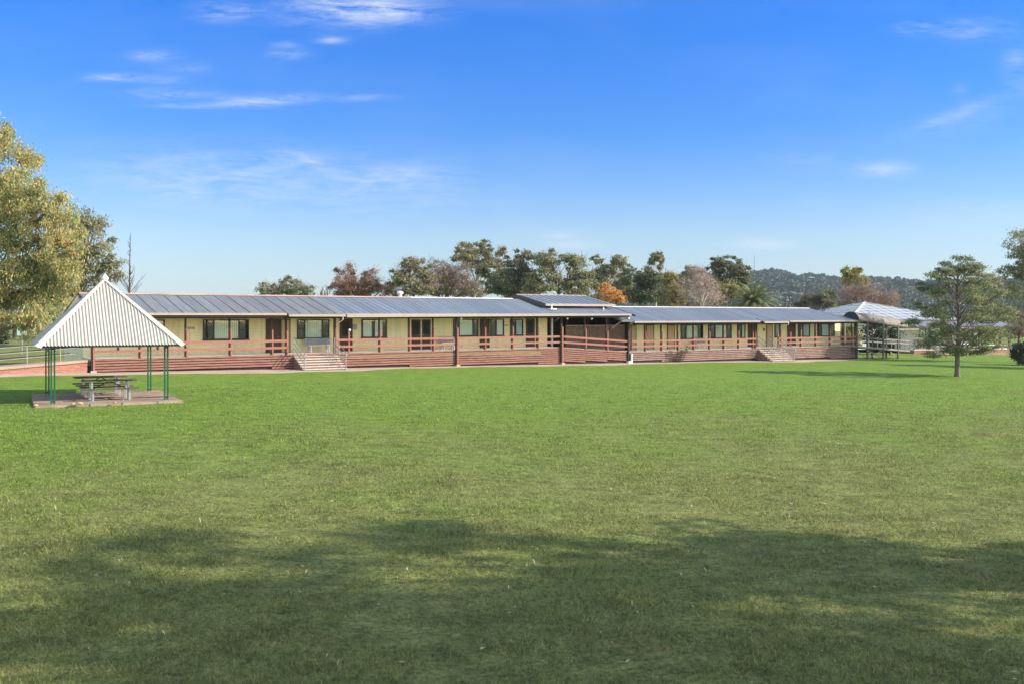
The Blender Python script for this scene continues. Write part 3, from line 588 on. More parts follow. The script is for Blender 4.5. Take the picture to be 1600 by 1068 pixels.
def block_lower():
    par = frame_empty('lower_accommodation_building', 24.0, 3.0)
    tag(par, 'lower cream wing with blue grey roof right of the roofed gap', 'building')
    ew, rw, bw = -.75, 3.65, 8.05; ez, rz_ = 3.12, 4.27
    uL = fu(985, .4); uE0, uE1 = fu(990, ew), 41.0; uR = 38.3; uW0, uW1 = fu(984, WW), fu(1313, WW)
    mb = MB(); mb.box(uW0, uW1, WW, 7.3, ZB-.4, 3.05)
    mb.add([(uW0,WW,3.055),(uW0,7.3,3.055),(uW0,rw,rz_-.12),(uW0+.1,WW,3.055),(uW0+.1,7.3,3.055),(uW0+.1,rw,rz_-.12)], [(0,2,1),(3,4,5),(0,3,5,2),(1,2,5,4),(0,1,4,3)])
    mb.build('wall', M['cream'], par)
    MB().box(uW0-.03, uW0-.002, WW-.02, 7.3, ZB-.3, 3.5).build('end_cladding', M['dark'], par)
    a = MB(); roof_panel(a, uE0-1.2, uE1, ew, ez, rw, rz_, ur0=uE0-1.2, ur1=uR, step=.46, rib=.018, ribw=.03); a.build('roof', M['roofb'], par)
    k = MB(); k.hexa([(uE0-1.2,bw,ez-.05),(uE1,bw,ez-.05),(uR,rw+.002,rz_-.05),(uE0-1.2,rw+.002,rz_-.05)], [(uE0-1.2,bw,ez),(uE1,bw,ez),(uR,rw+.002,rz_),(uE0-1.2,rw+.002,rz_)]); k.build('roof_back', M['roofb'], par)
    k = MB(); k.add([(uE1-.002,ew,ez),(uE1-.002,bw,ez),(uR,rw,rz_-.01),(uE1-.002,ew,ez-.06),(uE1-.002,bw,ez-.06),(uR,rw,rz_-.07)], [(0,1,2),(5,4,3),(0,3,4,1),(1,4,5,2),(2,5,3,0)]); k.build('hip_end', M['roofb'], par)
    r = MB(); p, q = uE0-1.2, uR; r.hexa([(p,rw-.22,rz_-.03),(q,rw-.22,rz_-.03),(q,rw+.22,rz_-.03),(p,rw+.22,rz_-.03)], [(p,rw-.03,rz_+.055),(q,rw-.03,rz_+.055),(q,rw+.03,rz_+.055),(p,rw+.03,rz_+.055)]); r.build('ridge_cap', M['ridge'], par)
    for p, q, dz, dw in ((fu(990, ew), fu(1186, ew), 0, 0), (fu(1193, ew-.15), fu(1231, ew-.15), -.08, -.17), (fu(1233, ew), uE1, 0, 0)):
        g = MB(); g.box(p, q, ew-.13+dw, ew-.005+dw, 2.98+dz, 3.115+dz); g.build('gutter', M['gutter'], par)
    s = MB(); roof_panel(s, fu(1192.5, ew-.15), fu(1231.5, ew-.15), ew-.19, 3.05, ew+.6, 3.05+.79*.26+.06, step=.46); s.build('roof_strip', M['roofb'], par)
    f = MB(); f.box(fu(992, ew), uE1-.05, ew+.002, ew+.05, 2.88, 3.04); f.build('fascia', M['dark'], par)
    f = MB(); f.box(fu(990), uE1-.3, 0.0, .1, 2.80, 2.98); f.build('verandah_beam', M['dark'], par)
    d = MB(); u = fu(1232, ew-.2); d.tube([(u, ew-.2, 2.92), (u, ew-.2, 2.76), (u+.05, ew+.1, 2.68), (u+.1, .0, 2.55)], .035, 8); d.build('downpipe', M['white'], par)
    uD0, uD1 = fu(985.5), fu(1337)
    d = MB(); d.box(uD0, uD1, .03, WW, ZB-.12, ZB); d.box(uW1+.05, uD1, WW+.002, 6.5, ZB-.12, ZB); d.build('deck', M['deck'], par)
    v = MB(); v.hexa([(uD0,.12,gf(uD0)-.2),(uD1-.05,.12,gf(uD1)-.2),(uD1-.05,.2,gf(uD1)-.2),(uD0,.2,gf(uD0)-.2)], [(uD0,.12,ZB-.13),(uD1-.05,.12,ZB-.13),(uD1-.05,.2,ZB-.13),(uD0,.2,ZB-.13)]); v.build('underfloor_shade_panel', M['void'], par)
    zt = lambda u: ZB-.01
    for PP in ([986.5, 1034, 1083.5, 1131, 1181], [1181, 1219], [1219, 1251, 1297, 1337]): skirting(par, [(fu(a), fu(b)) for a, b in zip(PP[:-1], PP[1:])], zt, M['skirtb'])
    e = MB()
    for k in range(9): e.box(uD1+.0, uD1+.025, .02, 6.4, ZB-.105-k*.13, ZB-.01-k*.13)
    e.build('end_skirting', M['skirtb'], par)
    for px in (1008.5, 1034, 1059.5, 1084, 1108.5, 1131, 1154, 1251.5, 1274.7, 1297, 1318.5): post(par, px, ZB, 2.80, w=-.012)
    for px in (1176.5, 1180.5, 1216.5, 1220, 1236): post(par, px, ZB, ZB+1.35 if px in (1216.5, 1236) else 2.8, w=-.014, s=.1)
    post(par, 1339.5, gf(fu(1339.5)), 2.95, w=-.13, s=.2, mat='darkgut'); post(par, 1331.5, ZB, 2.80, w=-.012, mat='darkgut')
    for px in (1321, 1336): post(par, px, ZB, 2.9, w=5.0, mat='timber')
    rail_run(par, fu(985)+.1, fu(1181), ZB, ZB, w=-.02); rail_run(par, fu(1216), fu(1338), ZB, ZB, w=-.02)
    z0, z1 = 1.56, 2.77; w = WW
    for p0, p1, st, cu in ((1063.5, 1098, 'three', 'curt'), (1109, 1142.5, 'three', 'curt'), (1154, 1164, 'left', 'curt'), (1210, 1218, 'one', 'blue_c'), (1246.5, 1265, 'left', 'blue_c'), (1277, 1303.5, 'three', 'blue_c')):
        add_window(par, p0, p1, z0, z1, w, st, cu)
    for p0, p1, m in ((986, 993, 'tan'), (1010, 1020.5, 'tan'), (1043, 1053, 'tan'), (1169, 1182, 'brown'), (1197.5, 1206, 'tan'), (1230.5, 1242, 'brown')):
        add_door(par, p0, p1, ZB, 2.73, w, m)
    return par
block_lower()

# signs and plates on the walls
def plate(name, label, px, z, w, h, mat, group=None):
    u = fu(px, WW); o = frame_empty(name, u, WW-.03); o.location.z = z; OFF[o.name] = (u, WW-.03, z); tag(o, label, 'sign', group)
    MB().box(u-w/2, u+w/2, WW-.03, WW-.004, z-h/2, z+h/2).build('panel', M[mat], o)
    m = MB()
    for a in (-.42, .42):
        for b in (-.4, .4): m.box(u+a*w-.012, u+a*w+.012, WW-.036, WW-.0305, z+b*h-.012, z+b*h+.012)
    m.build('screw', M['greydark'], o)
plate('wall_plaque', 'narrow pale grey plaque left of the first wide window', 298.5, 2.78, .42, .11, 'benchg')
plate('wall_notice', 'squarish pale notice on cream wall right of the brown glazed door', 554, 2.78, .34, .36, 'benchg')
plate('wall_notice', 'small dark square notice left of a tan door above the far stairs', 1193.5, 2.28, .2, .24, 'greydark')
plate('wall_plaque', 'thin pale plaque between two white curtained windows', 791.5, 2.82, .34, .09, 'benchg')

# ---------------------------------------------------------------- stairs
def stairs(label, p0, p1, zt, n, tread, railpx, group):
    u0, u1 = fu(p0), fu(p1); par = frame_empty('entrance_stairs', (u0+u1)/2, -1.0); tag(par, label, 'stairs', group)
    g = gf((u0+u1)/2)-.05; rise = (zt-g)/n; body = MB(); tr = MB()
    for i in range(n-1):
        z = zt-rise*(i+1); w1 = -.03-tread*i; w0 = w1-tread
        body.box(u0+.04, u1-.04, w0+.04, w1, g-.1, z-.05); tr.box(u0, u1, w0-.01, w1-(.0 if i == 0 else .012), z-.045, z)
    body.build('stair_body', M['riser'], par); tr.build('tread', M['step'], par)
    wl = -.03-tread*(n-1)
    for u in [fu(p) if False else u0+(u1-u0)*t for t in railpx]:
        m = MB()
        for h in (.95, .62, .3):
            pts = [(u, .1, zt+h), (u, -.05, zt+h), (u, wl+.05, g+rise+h)]
            if h == .95: pts += [(u, wl-.12, g+rise+h-.06), (u, wl-.14, g+rise+h-.22), (u, wl-.02, g+rise+.62)]
            m.tube(pts, .024, 8)
        m.tube([(u, wl-.02, g), (u, wl-.02, g+rise+.97)], .026, 8); m.tube([(u, -.02, zt-.1), (u, -.02, zt+.95)], .026, 8)
        m.tube([(u, -.05-tread*2.4, zt-rise*3), (u, -.05-tread*2.4, zt-rise*2.6+.95)], .02, 8)
        m.build('handrail', M['steel'], par)
stairs('wide brick and pale tread stairs with two steel handrails below the wide window', 457.5, 524.5, ZA, 7, .27, (.03, .97), 'stairs up to the verandahs')
stairs('farther brick stairs with three steel handrails near the arched canopy', 1183.5, 1218.5, ZB, 7, .27, (.03, .5, .97), 'stairs up to the verandahs')

def limb(mb, p, q, r0, r1, bend=.15, n=5, sides=6):
    p = Vector(p); q = Vector(q); L = (q-p).length; o = Vector((random.uniform(-1,1), random.uniform(-1,1), random.uniform(-.2,.6)))*L*bend; pts = []
    for i in range(n): t = i/(n-1); pts.append(p.lerp(q, t)+o*math.sin(math.pi*t))
    mb.tube(pts, [r0+(r1-r0)*i/(n-1) for i in range(n)], sides); return pts

# ---------------------------------------------------------------- benches on the verandah
def bench(px, zd, label, length=1.75, w=1.5, mat='benchg'):
    u = fu(px, w); par = frame_empty('verandah_bench', u, w); par.location.z = zd; OFF[par.name] = (u, w, zd); tag(par, label, 'bench', 'benches on the verandah')
    L = length/2; m = MB()
    for k in range(3): m.box(u-L, u+L, w-.2+k*.14, w-.08+k*.14, zd+.42, zd+.46)
    m.build('seat', M[mat], par)
    m = MB()
    for k in range(4): m.hexa([(u-L,w+.23+.02*k,zd+.5+k*.1),(u+L,w+.23+.02*k,zd+.5+k*.1),(u+L,w+.26+.02*k,zd+.5+k*.1),(u-L,w+.26+.02*k,zd+.5+k*.1)], [(u-L,w+.25+.02*k,zd+.59+k*.1),(u+L,w+.25+.02*k,zd+.59+k*.1),(u+L,w+.28+.02*k,zd+.59+k*.1),(u-L,w+.28+.02*k,zd+.59+k*.1)])
    m.build('backrest', M[mat], par)
    for s in (-1, 1):
        m = MB(); x = u+s*(L-.25); m.bar((x, w-.17, zd), (x, w-.15, zd+.42), .06, .06); m.bar((x, w+.17, zd), (x, w+.2, zd+.42), .06, .06); m.bar((x, w-.16, zd+.4), (x, w+.2, zd+.4), .05, .05); m.bar((x, w+.21, zd+.4), (x, w+.31, zd+.88), .05, .05); m.build('leg', M[mat], par)
bench(498.5, ZA, 'pale grey slatted bench at the head of the near stairs')
bench(700, ZA, 'grey slatted bench under the wide window behind the middle railing', 1.3)
bench(1096, ZB, 'grey slatted bench under the window of the lower wing', 1.5)

def straggly_plant():
    u = fu(1062, -.25); par = frame_empty('straggly_plant', u, -.25); tag(par, 'straggly half dead plant sprawling against the boards of the lower wing', 'plant')
    g = gf(u, -.25); st = MB(); pts = []
    for k in range(26):
        a = random.uniform(-1, 1); q = (u+a*1.0, -.25+random.uniform(-.12,.12), g+random.uniform(.25,.8)+(.5 if a > .2 and random.random() < .4 else 0)); limb(st, (u+a*.15, -.25, g), q, .014, .006, .12, 5, 5); pts.append(q)
        for _ in range(3): r = (q[0]+random.uniform(-.3,.3), q[1]+random.uniform(-.1,.1), q[2]+random.uniform(-.12,.22)); limb(st, q, r, .007, .004, .1, 3, 4); pts.append(r)
    st.build('stem', M['darkbark'], par)
    lf = MB()
    for q in pts:
        for _ in range(4):
            c = Vector(q)+Vector((random.uniform(-.08,.08), random.uniform(-.05,.05), random.uniform(-.06,.06))); d = Vector((random.uniform(-1,1), random.uniform(-1,1), random.uniform(-1,.5))).normalized()*.07; w = Vector((d.z, .3*d.x, -d.x))*.4
            lf.add([c-d, c+w, c+d, c-w], [(0,1,2,3)])
    lf.build('foliage', M['weed'], par)
straggly_plant()

# ---------------------------------------------------------------- path along the building
def path():
    us = np.linspace(fu(-60), fu(1350), 90); V = []; Fc = []
    for i, u in enumerate(us):
        px_w = 1.9+.5*math.sin(u*.25)+.25*math.sin(u*.9+1)
        if u < fu(440): px_w += .7
        for uc in (fu(490), fu(1205)): px_w += 1.1*math.exp(-((u-uc)/4.0)**2)
        for k in range(5):
            w = .6-(px_w+.6)*k/4; p = fw(u, w); V.append((p.x, p.y, gz(p.x)+.012-(.02 if k == 4 else 0)))
        if i: b = (i-1)*5; Fc += [(b+k, b+k+5, b+k+6, b+k+1) for k in range(4)]
    me = np_mesh('path', np.array(V), np.array(Fc), [M['path']]); tag(link('path', me), 'weathered concrete path along the foot of the building', 'path', kind='structure')
path()

# ---------------------------------------------------------------- brick ramp at the left end
def left_ramp():
    uR, uL = fu(137), fu(-140); zr, zl = ZA-.05, .62
    par = frame_empty('brick_ramp', (uR+uL)/2, .6); tag(par, 'red brick access ramp with steel rails left of the long building', 'ramp')
    z = lambda u: zl+(zr-zl)*(u-uL)/(uR-uL)
    m = MB(); m.hexa([(uL,.02,gf(uL)-.2),(uR,.02,gf(uR)-.2),(uR,1.55,gf(uR)-.2),(uL,1.55,gf(uL)-.2)], [(uL,.02,zl-.14),(uR,.02,zr-.14),(uR,1.55,zr-.14),(uL,1.55,zl-.14)]); m.build('brick_base', M['brick'], par)
    m = MB(); m.hexa([(uL,-.05,zl-.138),(uR,-.05,zr-.138),(uR,1.6,zr-.138),(uL,1.6,zl-.138)], [(uL,-.05,zl),(uR,-.05,zr),(uR,1.6,zr),(uL,1.6,zl)]); m.build('walkway', M['path'], par)
    for w, mat in ((.05, 'oldsteel'), (1.5, 'greydark')):
        m = MB(); 
        for h in (.95, .64, .33): m.tube([(uL, w, zl+h), (uR-.6, w, zr+h)], .025, 8)
        for px in (-90, -38, -8, 42, 94): u = fu(px, w); m.tube([(u, w, z(u)-.02), (u, w, z(u)+.95)], .03, 8)
        m.build('handrail', M[mat], par)
left_ramp()

# ---------------------------------------------------------------- picnic shelter
PT = R(28); PC = Vector((-16.22, 38.25, 0)); SZ = .30
def shelter():
    par = empty('picnic_shelter', (PC.x, PC.y, SZ), PT); tag(par, 'open picnic shelter with pyramid corrugated roof on green steel posts', 'shelter')
    hx, hy, ze, za = 2.54, 3.0, 2.13, 4.66
    def face(e0, e1, apex, nr):                           # corrugated sheet between an eave and the apex
        e0, e1, apex = Vector(e0), Vector(e1), Vector(apex); L = (e1-e0).length; d = (e1-e0)/L
        foot = e0+d*((apex-e0).dot(d)); up = apex-foot; n = d.cross(up).normalized()
        k = nr*6; vs = []; fs = []; S0 = (foot-e0).length
        for i in range(k+1):
            s = L*i/k; t = s/S0 if s <= S0 else (L-s)/(L-S0); t = max(t, 0.0)
            o = n*(.022*math.sin(2*math.pi*nr*i/k)); b = e0+d*s
            for q in (0, 1): vs.append(b+up*(t*q)+o)
        for i in range(k): fs.append((2*i, 2*i+2, 2*i+3, 2*i+1))
        return vs, fs
    A = (0, 0, za); cs = [(-hx,-hy,ze), (hx,-hy,ze), (hx,hy,ze), (-hx,hy,ze)]
    m = MB()
    for i in range(4):
        n = 44 if i % 2 == 0 else 49
        vs, fs = face(cs[i], cs[(i+1) % 4], A, n); m.add(vs, fs, True)
    o = m.build('roof', M['pav'], par)
    m = MB()                                              # folded hip flashings
    nf = []
    for q in range(4): e0, e1 = Vector(cs[q]), Vector(cs[(q+1) % 4]); nf.append((e1-e0).cross(Vector(A)-e0).normalized())
    for q in range(4):
        p = Vector(cs[q]); a = Vector(A); d = (a-p).normalized(); lo = p-d*.05; hi = a-d*.03
        for nn in (nf[q], nf[q-1]):
            e = nn.cross(d); far = Vector(cs[(q+1) % 4] if nn is nf[q] else cs[q-1])-p
            if e.dot(far) < 0: e = -e
            up = nn*.045; e = e*.2; t = nn*.012
            m.add([lo+up, lo+e+up, hi+e*.35+up, hi+up, lo+up-t, lo+e+up-t, hi+e*.35+up-t, hi+up-t], [(0,1,2,3),(7,6,5,4),(0,4,5,1),(1,5,6,2),(2,6,7,3),(3,7,4,0)])
    m.build('hip_cap', M['cap'], o)
    m = MB(); m.tube([(0,0,za-.02),(0,0,za+.06),(0,0,za+.1),(0,0,za+.24)], [.12,.15,.11,.005], 12); m.build('finial', M['white'], o)
    m = MB(); i_ = .12
    for p, q in (((-hx+i_,-hy+i_),(hx-i_,-hy+i_)), ((hx-i_,-hy+i_),(hx-i_,hy-i_)), ((hx-i_,hy-i_),(-hx+i_,hy-i_)), ((-hx+i_,hy-i_),(-hx+i_,-hy+i_))): m.bar((*p, ze-.02), (*q, ze-.02), .05, .1)
    m.build('eave_beam', M['greydark'], par)
    m = MB()
    for c in cs: m.bar((c[0]*.96, c[1]*.96, ze-.05), (0, 0, za-.14), .06, .12)
    m.build('hip_rafter', M['greydark'], par)
    for sx in (-1, 1):
        for sy in (-1, 1):
            m = MB(); x, y = sx*1.975, sy*2.4
            for k in (-1, 1):                             # two channels side by side
                m.box(x+k*.055-.026, x+k*.055+.026, y-.05, y+.05, 0.0, ze+.25)
            
            for z in (.05, ze-.15): m.box(x-.028, x+.028, y-.03, y+.03, z, z+.06)
            m.build('post', M['green'], par)
    m = MB()
    for x, y in ((.2, -hy+.12), (1.6, -hy+.12), (-2.2, -hy+.12)): m.box(x-.04, x+.04, y-.04, y+.04, ze-.2, ze-.075)
    m.build('eave_bracket', M['greydark'], par)
shelter()
def shelter_slab():
    m = MB(); m.hexa([(-2.62,-3.15,-.3),(2.5,-3.12,-.3),(2.45,2.9,-.3),(-2.57,2.9,-.3)], [(-2.6,-3.12,0),(2.48,-3.1,0),(2.43,2.88,0),(-2.55,2.88,0)])
    o = m.build('concrete_slab', M['slab']); o.location = (PC.x, PC.y, SZ); o.rotation_euler.z = PT; tag(o, 'stained concrete slab under the picnic shelter', 'slab')
    def stain(x, y, rx, ry):
        vs = [(0,0,0)]+[((rx*(1+.25*math.sin(3*t+x)))*math.cos(t), (ry*(1+.2*math.cos(2*t)))*math.sin(t), 0) for t in [2*math.pi*k/24 for k in range(24)]]
        return MB().add([(a+x, b+y, .004) for a, b, c in vs], [(0, k+1, (k+1) % 24+1) for k in range(24)])
    s = stain(1.55, -.9, .75, .32).build('damp_patch', M['wet'], o)
    m = MB()
    for x, y in ((-.75, -3.13), (.35, -3.13), (1.6, -3.12)): m.tube([(x, y, -.05), (x, y, .12), (x+.03, y, .13)], .03, 6)
    m.build('slab_peg', M['steel'], o)
    for k, (x, y, r) in enumerate(((-1.15, -3.3, .1), (-1.35, -3.27, .07), (.05, -3.28, .06), (-2.55, -3.22, .07))):
        c, s_ = math.cos(PT), math.sin(PT); m = MB(); ps = []
        nn = 8; rr = [.02, r, r*.9, .3*r]
        m.tube([(0,0,0),(0.01,0,.25*r),(0,.01,.7*r),(0,0,.95*r)], rr, 7)
        o2 = m.build('loose_stone', M['stone']); o2.location = (PC.x+x*c-y*s_, PC.y+x*s_+y*c, gz(PC.x)+.02); o2.scale = (1.5, 1, 1)
        o2.rotation_euler.z = k*1.3
        tag(o2, ['large yellowish stone lying at the front edge of the shelter slab', 'small yellowish stone touching the larger stone by the slab', 'pale stone lying at the middle of the slab front', 'small stone at the left front corner of the slab'][k], 'stone', 'stones along the slab edge')
shelter_slab()

def picnic_table(x, y, label):
    c, s = math.cos(PT), math.sin(PT)
    par = empty('picnic_table', (PC.x+x*c-y*s, PC.y+x*s+y*c, SZ), PT+R(2)); tag(par, label, 'table', 'picnic tables under the shelter')
    L = .98; m = MB()
    for k in range(5): j = random.uniform(-.02, .02); m.box(-L+j, L+j, -.38+k*.155, -.24+k*.155, .71, .75)
    m.build('tabletop', M['tablew'], par)
    for sy in (-1, 1):
        m = MB()
        for k in range(2): j = random.uniform(-.02, .02); m.box(-L+j, L+j, sy*.66-.15+k*.155, sy*.66-.01+k*.155, .42, .46)
        m.build('seat', M['tablew'], par)
    for sx in (-1, 1):
        m = MB(); X = sx*.65
        for sy in (-1, 1):
            m.bar((X, sy*.28, 0), (X, sy*.28, .71), .06, .09); m.bar((X, sy*.62, 0), (X, sy*.62, .42), .06, .08)
            m.box(X-.06, X+.06, sy*.28-.07, sy*.28+.07, 0, .02)
        m.bar((X, -.74, .39), (X, .74, .39), .05, .05); m.bar((X, -.36, .685), (X, .36, .685), .05, .05)
        m.build('leg', M['steel'], par)
    m = MB(); m.tube([(-.62, 0, .4), (-.05, 0, .69)], .018, 6); m.tube([(.62, 0, .4), (.05, 0, .69)], .018, 6); m.build('brace', M['greydark'], par)
picnic_table(.05, -1.2, 'front weathered timber picnic table on steel legs'); picnic_table(-.05, 1.3, 'rear weathered timber picnic table behind the first under the shelter')

# ---------------------------------------------------------------- arched canopy walkway at the right end
def canopy():
    u0, u1 = 39.8, 48.0; wf, wb = -1.0, .75; z0, z1 = 3.17, 2.42; rad = (wb-wf)/2; wc = (wf+wb)/2
    par = frame_empty('arched_walkway', 44.0, wc); tag(par, 'weathered barrel roofed walkway on timber posts beside the lower wing', 'walkway')
    zz = lambda u: z0+(z1-z0)*(u-u0)/(u1-u0)
    m = MB(); nu = 74; na = 14; vs = []
    for i in range(nu+1):
        u = u0+(u1-u0)*i/nu; rib = .022*math.cos(i*2*math.pi/6)
        for k in range(na+1):
            t = math.pi*k/na; r = rad+rib; vs.append((u, wc-r*math.cos(t), zz(u)+.86*r*math.sin(t)))
    m.add(vs, [(i*(na+1)+k, i*(na+1)+k+1, (i+1)*(na+1)+k+1, (i+1)*(na+1)+k) for i in range(nu) for k in range(na)], True); m.build('barrel_roof', M['barrel'], par)
    m = MB(); vs = [(u0+.03, wc-(rad-.03)*math.cos(math.pi*k/14), zz(u0)+.84*(rad-.03)*math.sin(math.pi*k/14)) for k in range(15)]; m.add(vs, [tuple(range(15))]); m.add([(x+.02, y, z) for x, y, z in vs], [tuple(range(14, -1, -1))]); m.build('end_panel', M['greydark'], par)
    m = MB(); m.bar((u0, wf+.02, zz(u0)-.04), (u1, wf+.02, zz(u1)-.04), .06, .12); m.bar((u0, wb-.02, zz(u0)-.04), (u1, wb-.02, zz(u1)-.04), .06, .12)
    for i in range(5): u = u0+.1+(u1-u0-.2)*i/4; m.bar((u, wf+.05, zz(u)-.05), (u, wb-.05, zz(u)-.05), .06, .1)
    m.build('eave_beam', M['darkgut'], par)
    d0, d1 = ZB-.05, .12; dz = lambda u: d0+(d1-d0)*(u-u0)/(u1-u0)
    m = MB(); m.hexa([(u0,wf,d0-.16),(u1+.3,wf,d1-.16),(u1+.3,wb,d1-.16),(u0,wb,d0-.16)], [(u0,wf,d0),(u1+.3,wf,d1),(u1+.3,wb,d1),(u0,wb,d0)]); m.build('ramp_deck', M['timber'], par)
    pf = [fu(p, wf) for p in (1356, 1381, 1404)]
    for u in pf: MB().box(u-.08, u+.08, wf-.02, wf+.12, gf(u, wf)-.1, zz(u)-.1).build('post', M['posttimber'], par)
    for u in (pf[0]+.4, pf[1]+.6, pf[2]+.5): MB().box(u-.06, u+.06, wb-.12, wb, gf(u, wb)-.1, zz(u)-.1).build('post', M['darkgut'], par)
    for a, b in ((pf[0], pf[1]),):
        ga, gb = gf(a, wf)+.08, gf(b, wf)+.08
        m = MB(); m.bar((a, wf+.17, ga), (b, wf+.17, dz(b)-.2), .04, .09); m.bar((a, wf+.22, dz(a)-.2), (b, wf+.22, gb), .04, .09); m.build('cross_brace', M['timber'], par)
    a = fu(1341, wf); b = pf[0]; m = MB(); m.bar((a+.2, wf+.17, dz(a)-.5), (b, wf+.17, gf(b, wf)+.08), .04, .09); m.bar((pf[2]-1.1, wf+.17, dz(pf[2])-.2), (pf[2]-.1, wf+.17, gf(pf[2], wf)+.1), .04, .09); m.build('cross_brace', M['timber'], par)
    for w, us in ((wb-.08, (u0+1, u1+.3)), (wf+.03, (pf[1]+.5, u1+.3))):
        m = MB()
        for h in (.92, .62): m.bar((us[0], w, dz(us[0])+h), (us[1], w, dz(us[1])+h), .05, .11)
        n = 5
        for i in range(n+1): u = us[0]+(us[1]-us[0])*i/n; m.bar((u, w, dz(u)), (u, w, dz(u)+.97), .06, .06)
        m.build('railing', M['timber'], par)
canopy()

# ---------------------------------------------------------------- far hip-roofed building at the right
def hip_building():
    c0 = at(1351, 494, 121); th = R(20); par = empty('hip_roofed_building', (c0.x, c0.y, gz(c0.x)), th)
    tag(par, 'pale building with hipped roof of pale grid sheets behind the arched walkway', 'building')
    g = gz(c0.x); OFF[par.name] = (0, 0, g)
    hx, hy = 8.6, 7.6; ze, za = 3.08, 5.25; fl = -.35
    wx, wy = hx-.6, hy-.6
    MB().box(-wx, wx+3.2, -wy, wy, fl, ze-.12).build('wall', M['cream2'], par)
    m, nt, out = newmat('pale_grid_roof'); b = N(nt, 'ShaderNodeBsdfPrincipled', Roughness=.6, Metallic=.0)
    tc = N(nt, 'ShaderNodeTexCoord'); br = N(nt, 'ShaderNodeTexBrick', Scale=1.0); br.offset = 0.0
    br.inputs['Brick Width'].default_value = 1.15; br.inputs['Row Height'].default_value = 1.15; br.inputs['Mortar Size'].default_value = .07
    br.inputs['Color1'].default_value = (*lin(132,136,140), 1); br.inputs['Color2'].default_value = (*lin(150,154,156), 1); br.inputs['Mortar'].default_value = (*lin(214,216,216), 1)
    LK(nt, tc.outputs['Object'], br.inputs['Vector']); LK(nt, br.outputs[0], b.inputs['Base Color']); LK(nt, b.outputs[0], out.inputs[0])
    r = MB(); cs = [(-hx,-hy,ze),(hx,-hy,ze),(hx,hy,ze),(-hx,hy,ze)]
    for i in range(4): p, q = cs[i], cs[(i+1) % 4]; r.add([p, q, (0,0,za), (p[0],p[1],p[2]-.05), (q[0],q[1],q[2]-.05)], [(0,1,2),(0,3,4,1)])
    o = r.build('roof', m, par)
    k = MB()
    for c in cs: k.bar((c[0], c[1], ze+.03), (0, 0, za+.03), .22, .06)
    k.build('hip_cap', M['white'], o)
    k = MB(); k.box(-hx-.02, hx+.02, -hy-.12, -hy-.003, ze-.2, ze+.0); k.box(hx+.003, hx+.12, -hy, hy, ze-.2, ze); k.build('gutter', M['darkgut'], par)
    # lower verandah roof to the right of it
    k = MB(); a0, a1 = -1.0, hx+5.2; k.hexa([(a0,-hy-2.2,2.28),(a1,-hy-2.2,2.28),(a1,-hy-.2,2.82),(a0,-hy-.2,2.82)], [(a0,-hy-2.2,2.33),(a1,-hy-2.2,2.33),(a1,-hy-.2,2.87),(a0,-hy-.2,2.87)]); k.build('verandah_roof', M['roofb'], par)
    k = MB(); k.box(a0, a1, -hy-2.3, -hy-2.205, 2.16, 2.32); k.build('gutter', M['darkgut'], par)
    for x in (1.2, 4.5, 7.8, 11.2, 13.4): MB().box(x-.06, x+.06, -hy-2.05, -hy-1.93, fl, 2.27).build('post', M['dark'], par)
    for h in (.95, .5): MB().box(-1, 13.6, -hy-2.1, -hy-2.055, fl+h-.06, fl+h+.06).build('rail', M['darkgut'], par)
    MB().box(-1, 13.9, -hy-2.0, -hy+.6, fl-.14, fl-.002).build('deck', M['deck'], par)
    MB().box(-1, 13.85, -hy-1.95, -hy+.5, g-.6, fl-.142).build('brick_base', M['brick'], par)
    w = -wy
    for x0, x1 in ((2.2, 4.7), (8.3, 10.3)):
        n = 3; b_ = .06; f = MB(); z0, z1 = .95, 2.0
        f.box(x0,x1,w-.06,w,z0,z0+b_); f.box(x0,x1,w-.06,w,z1-b_,z1)
        for i in range(n+1): xx = x0+(x1-x0-b_)*i/n; f.box(xx,xx+b_,w-.06,w,z0+b_,z1-b_)
        o = f.build('window', M['darkgut'], par); MB().box(x0+b_,x1-b_,w-.025,w-.018,z0+b_,z1-b_).build('pane', M['glass'], o); MB().box(x0+b_,x1-b_,w-.008,w-.002,z0+b_,z1-b_).build('curtain', M['curt'], o)
    dd = MB(); dd.box(6.2, 7.1, w-.05, w-.001, fl, fl+2.05); o = dd.build('door', M['brown'], par); kk = MB(); kk.tube([(7.0,w-.052,fl+1),(7.0,w-.1,fl+1)], .02, 6); kk.build('handle', M['steel'], o)
    # access ramp falling to the right
    ra = MB(); y0 = -hy-3.6; ra.hexa([(.5,y0,g-.6),(11.5,y0,g-.6),(11.5,y0+1.4,g-.6),(.5,y0+1.4,g-.6)], [(.5,y0,fl-.1),(11.5,y0,g+.02-.1),(11.5,y0+1.4,g+.02-.1),(.5,y0+1.4,fl-.1)]); ra.build('ramp', M['slab'], par)
    hr = MB()
    for h in (.9, .5): hr.tube([(.5,y0+.05,fl-.1+h),(11.5,y0+.05,g-.08+h)], .03, 6)
    for i in range(5): x = .5+11*i/4; zz = fl-.1+(g-.08-fl+.1)*i/4; hr.tube([(x,y0+.05,zz),(x,y0+.05,zz+.9)], .035, 6)
    hr.build('handrail', M['steel'], par)
hip_building()

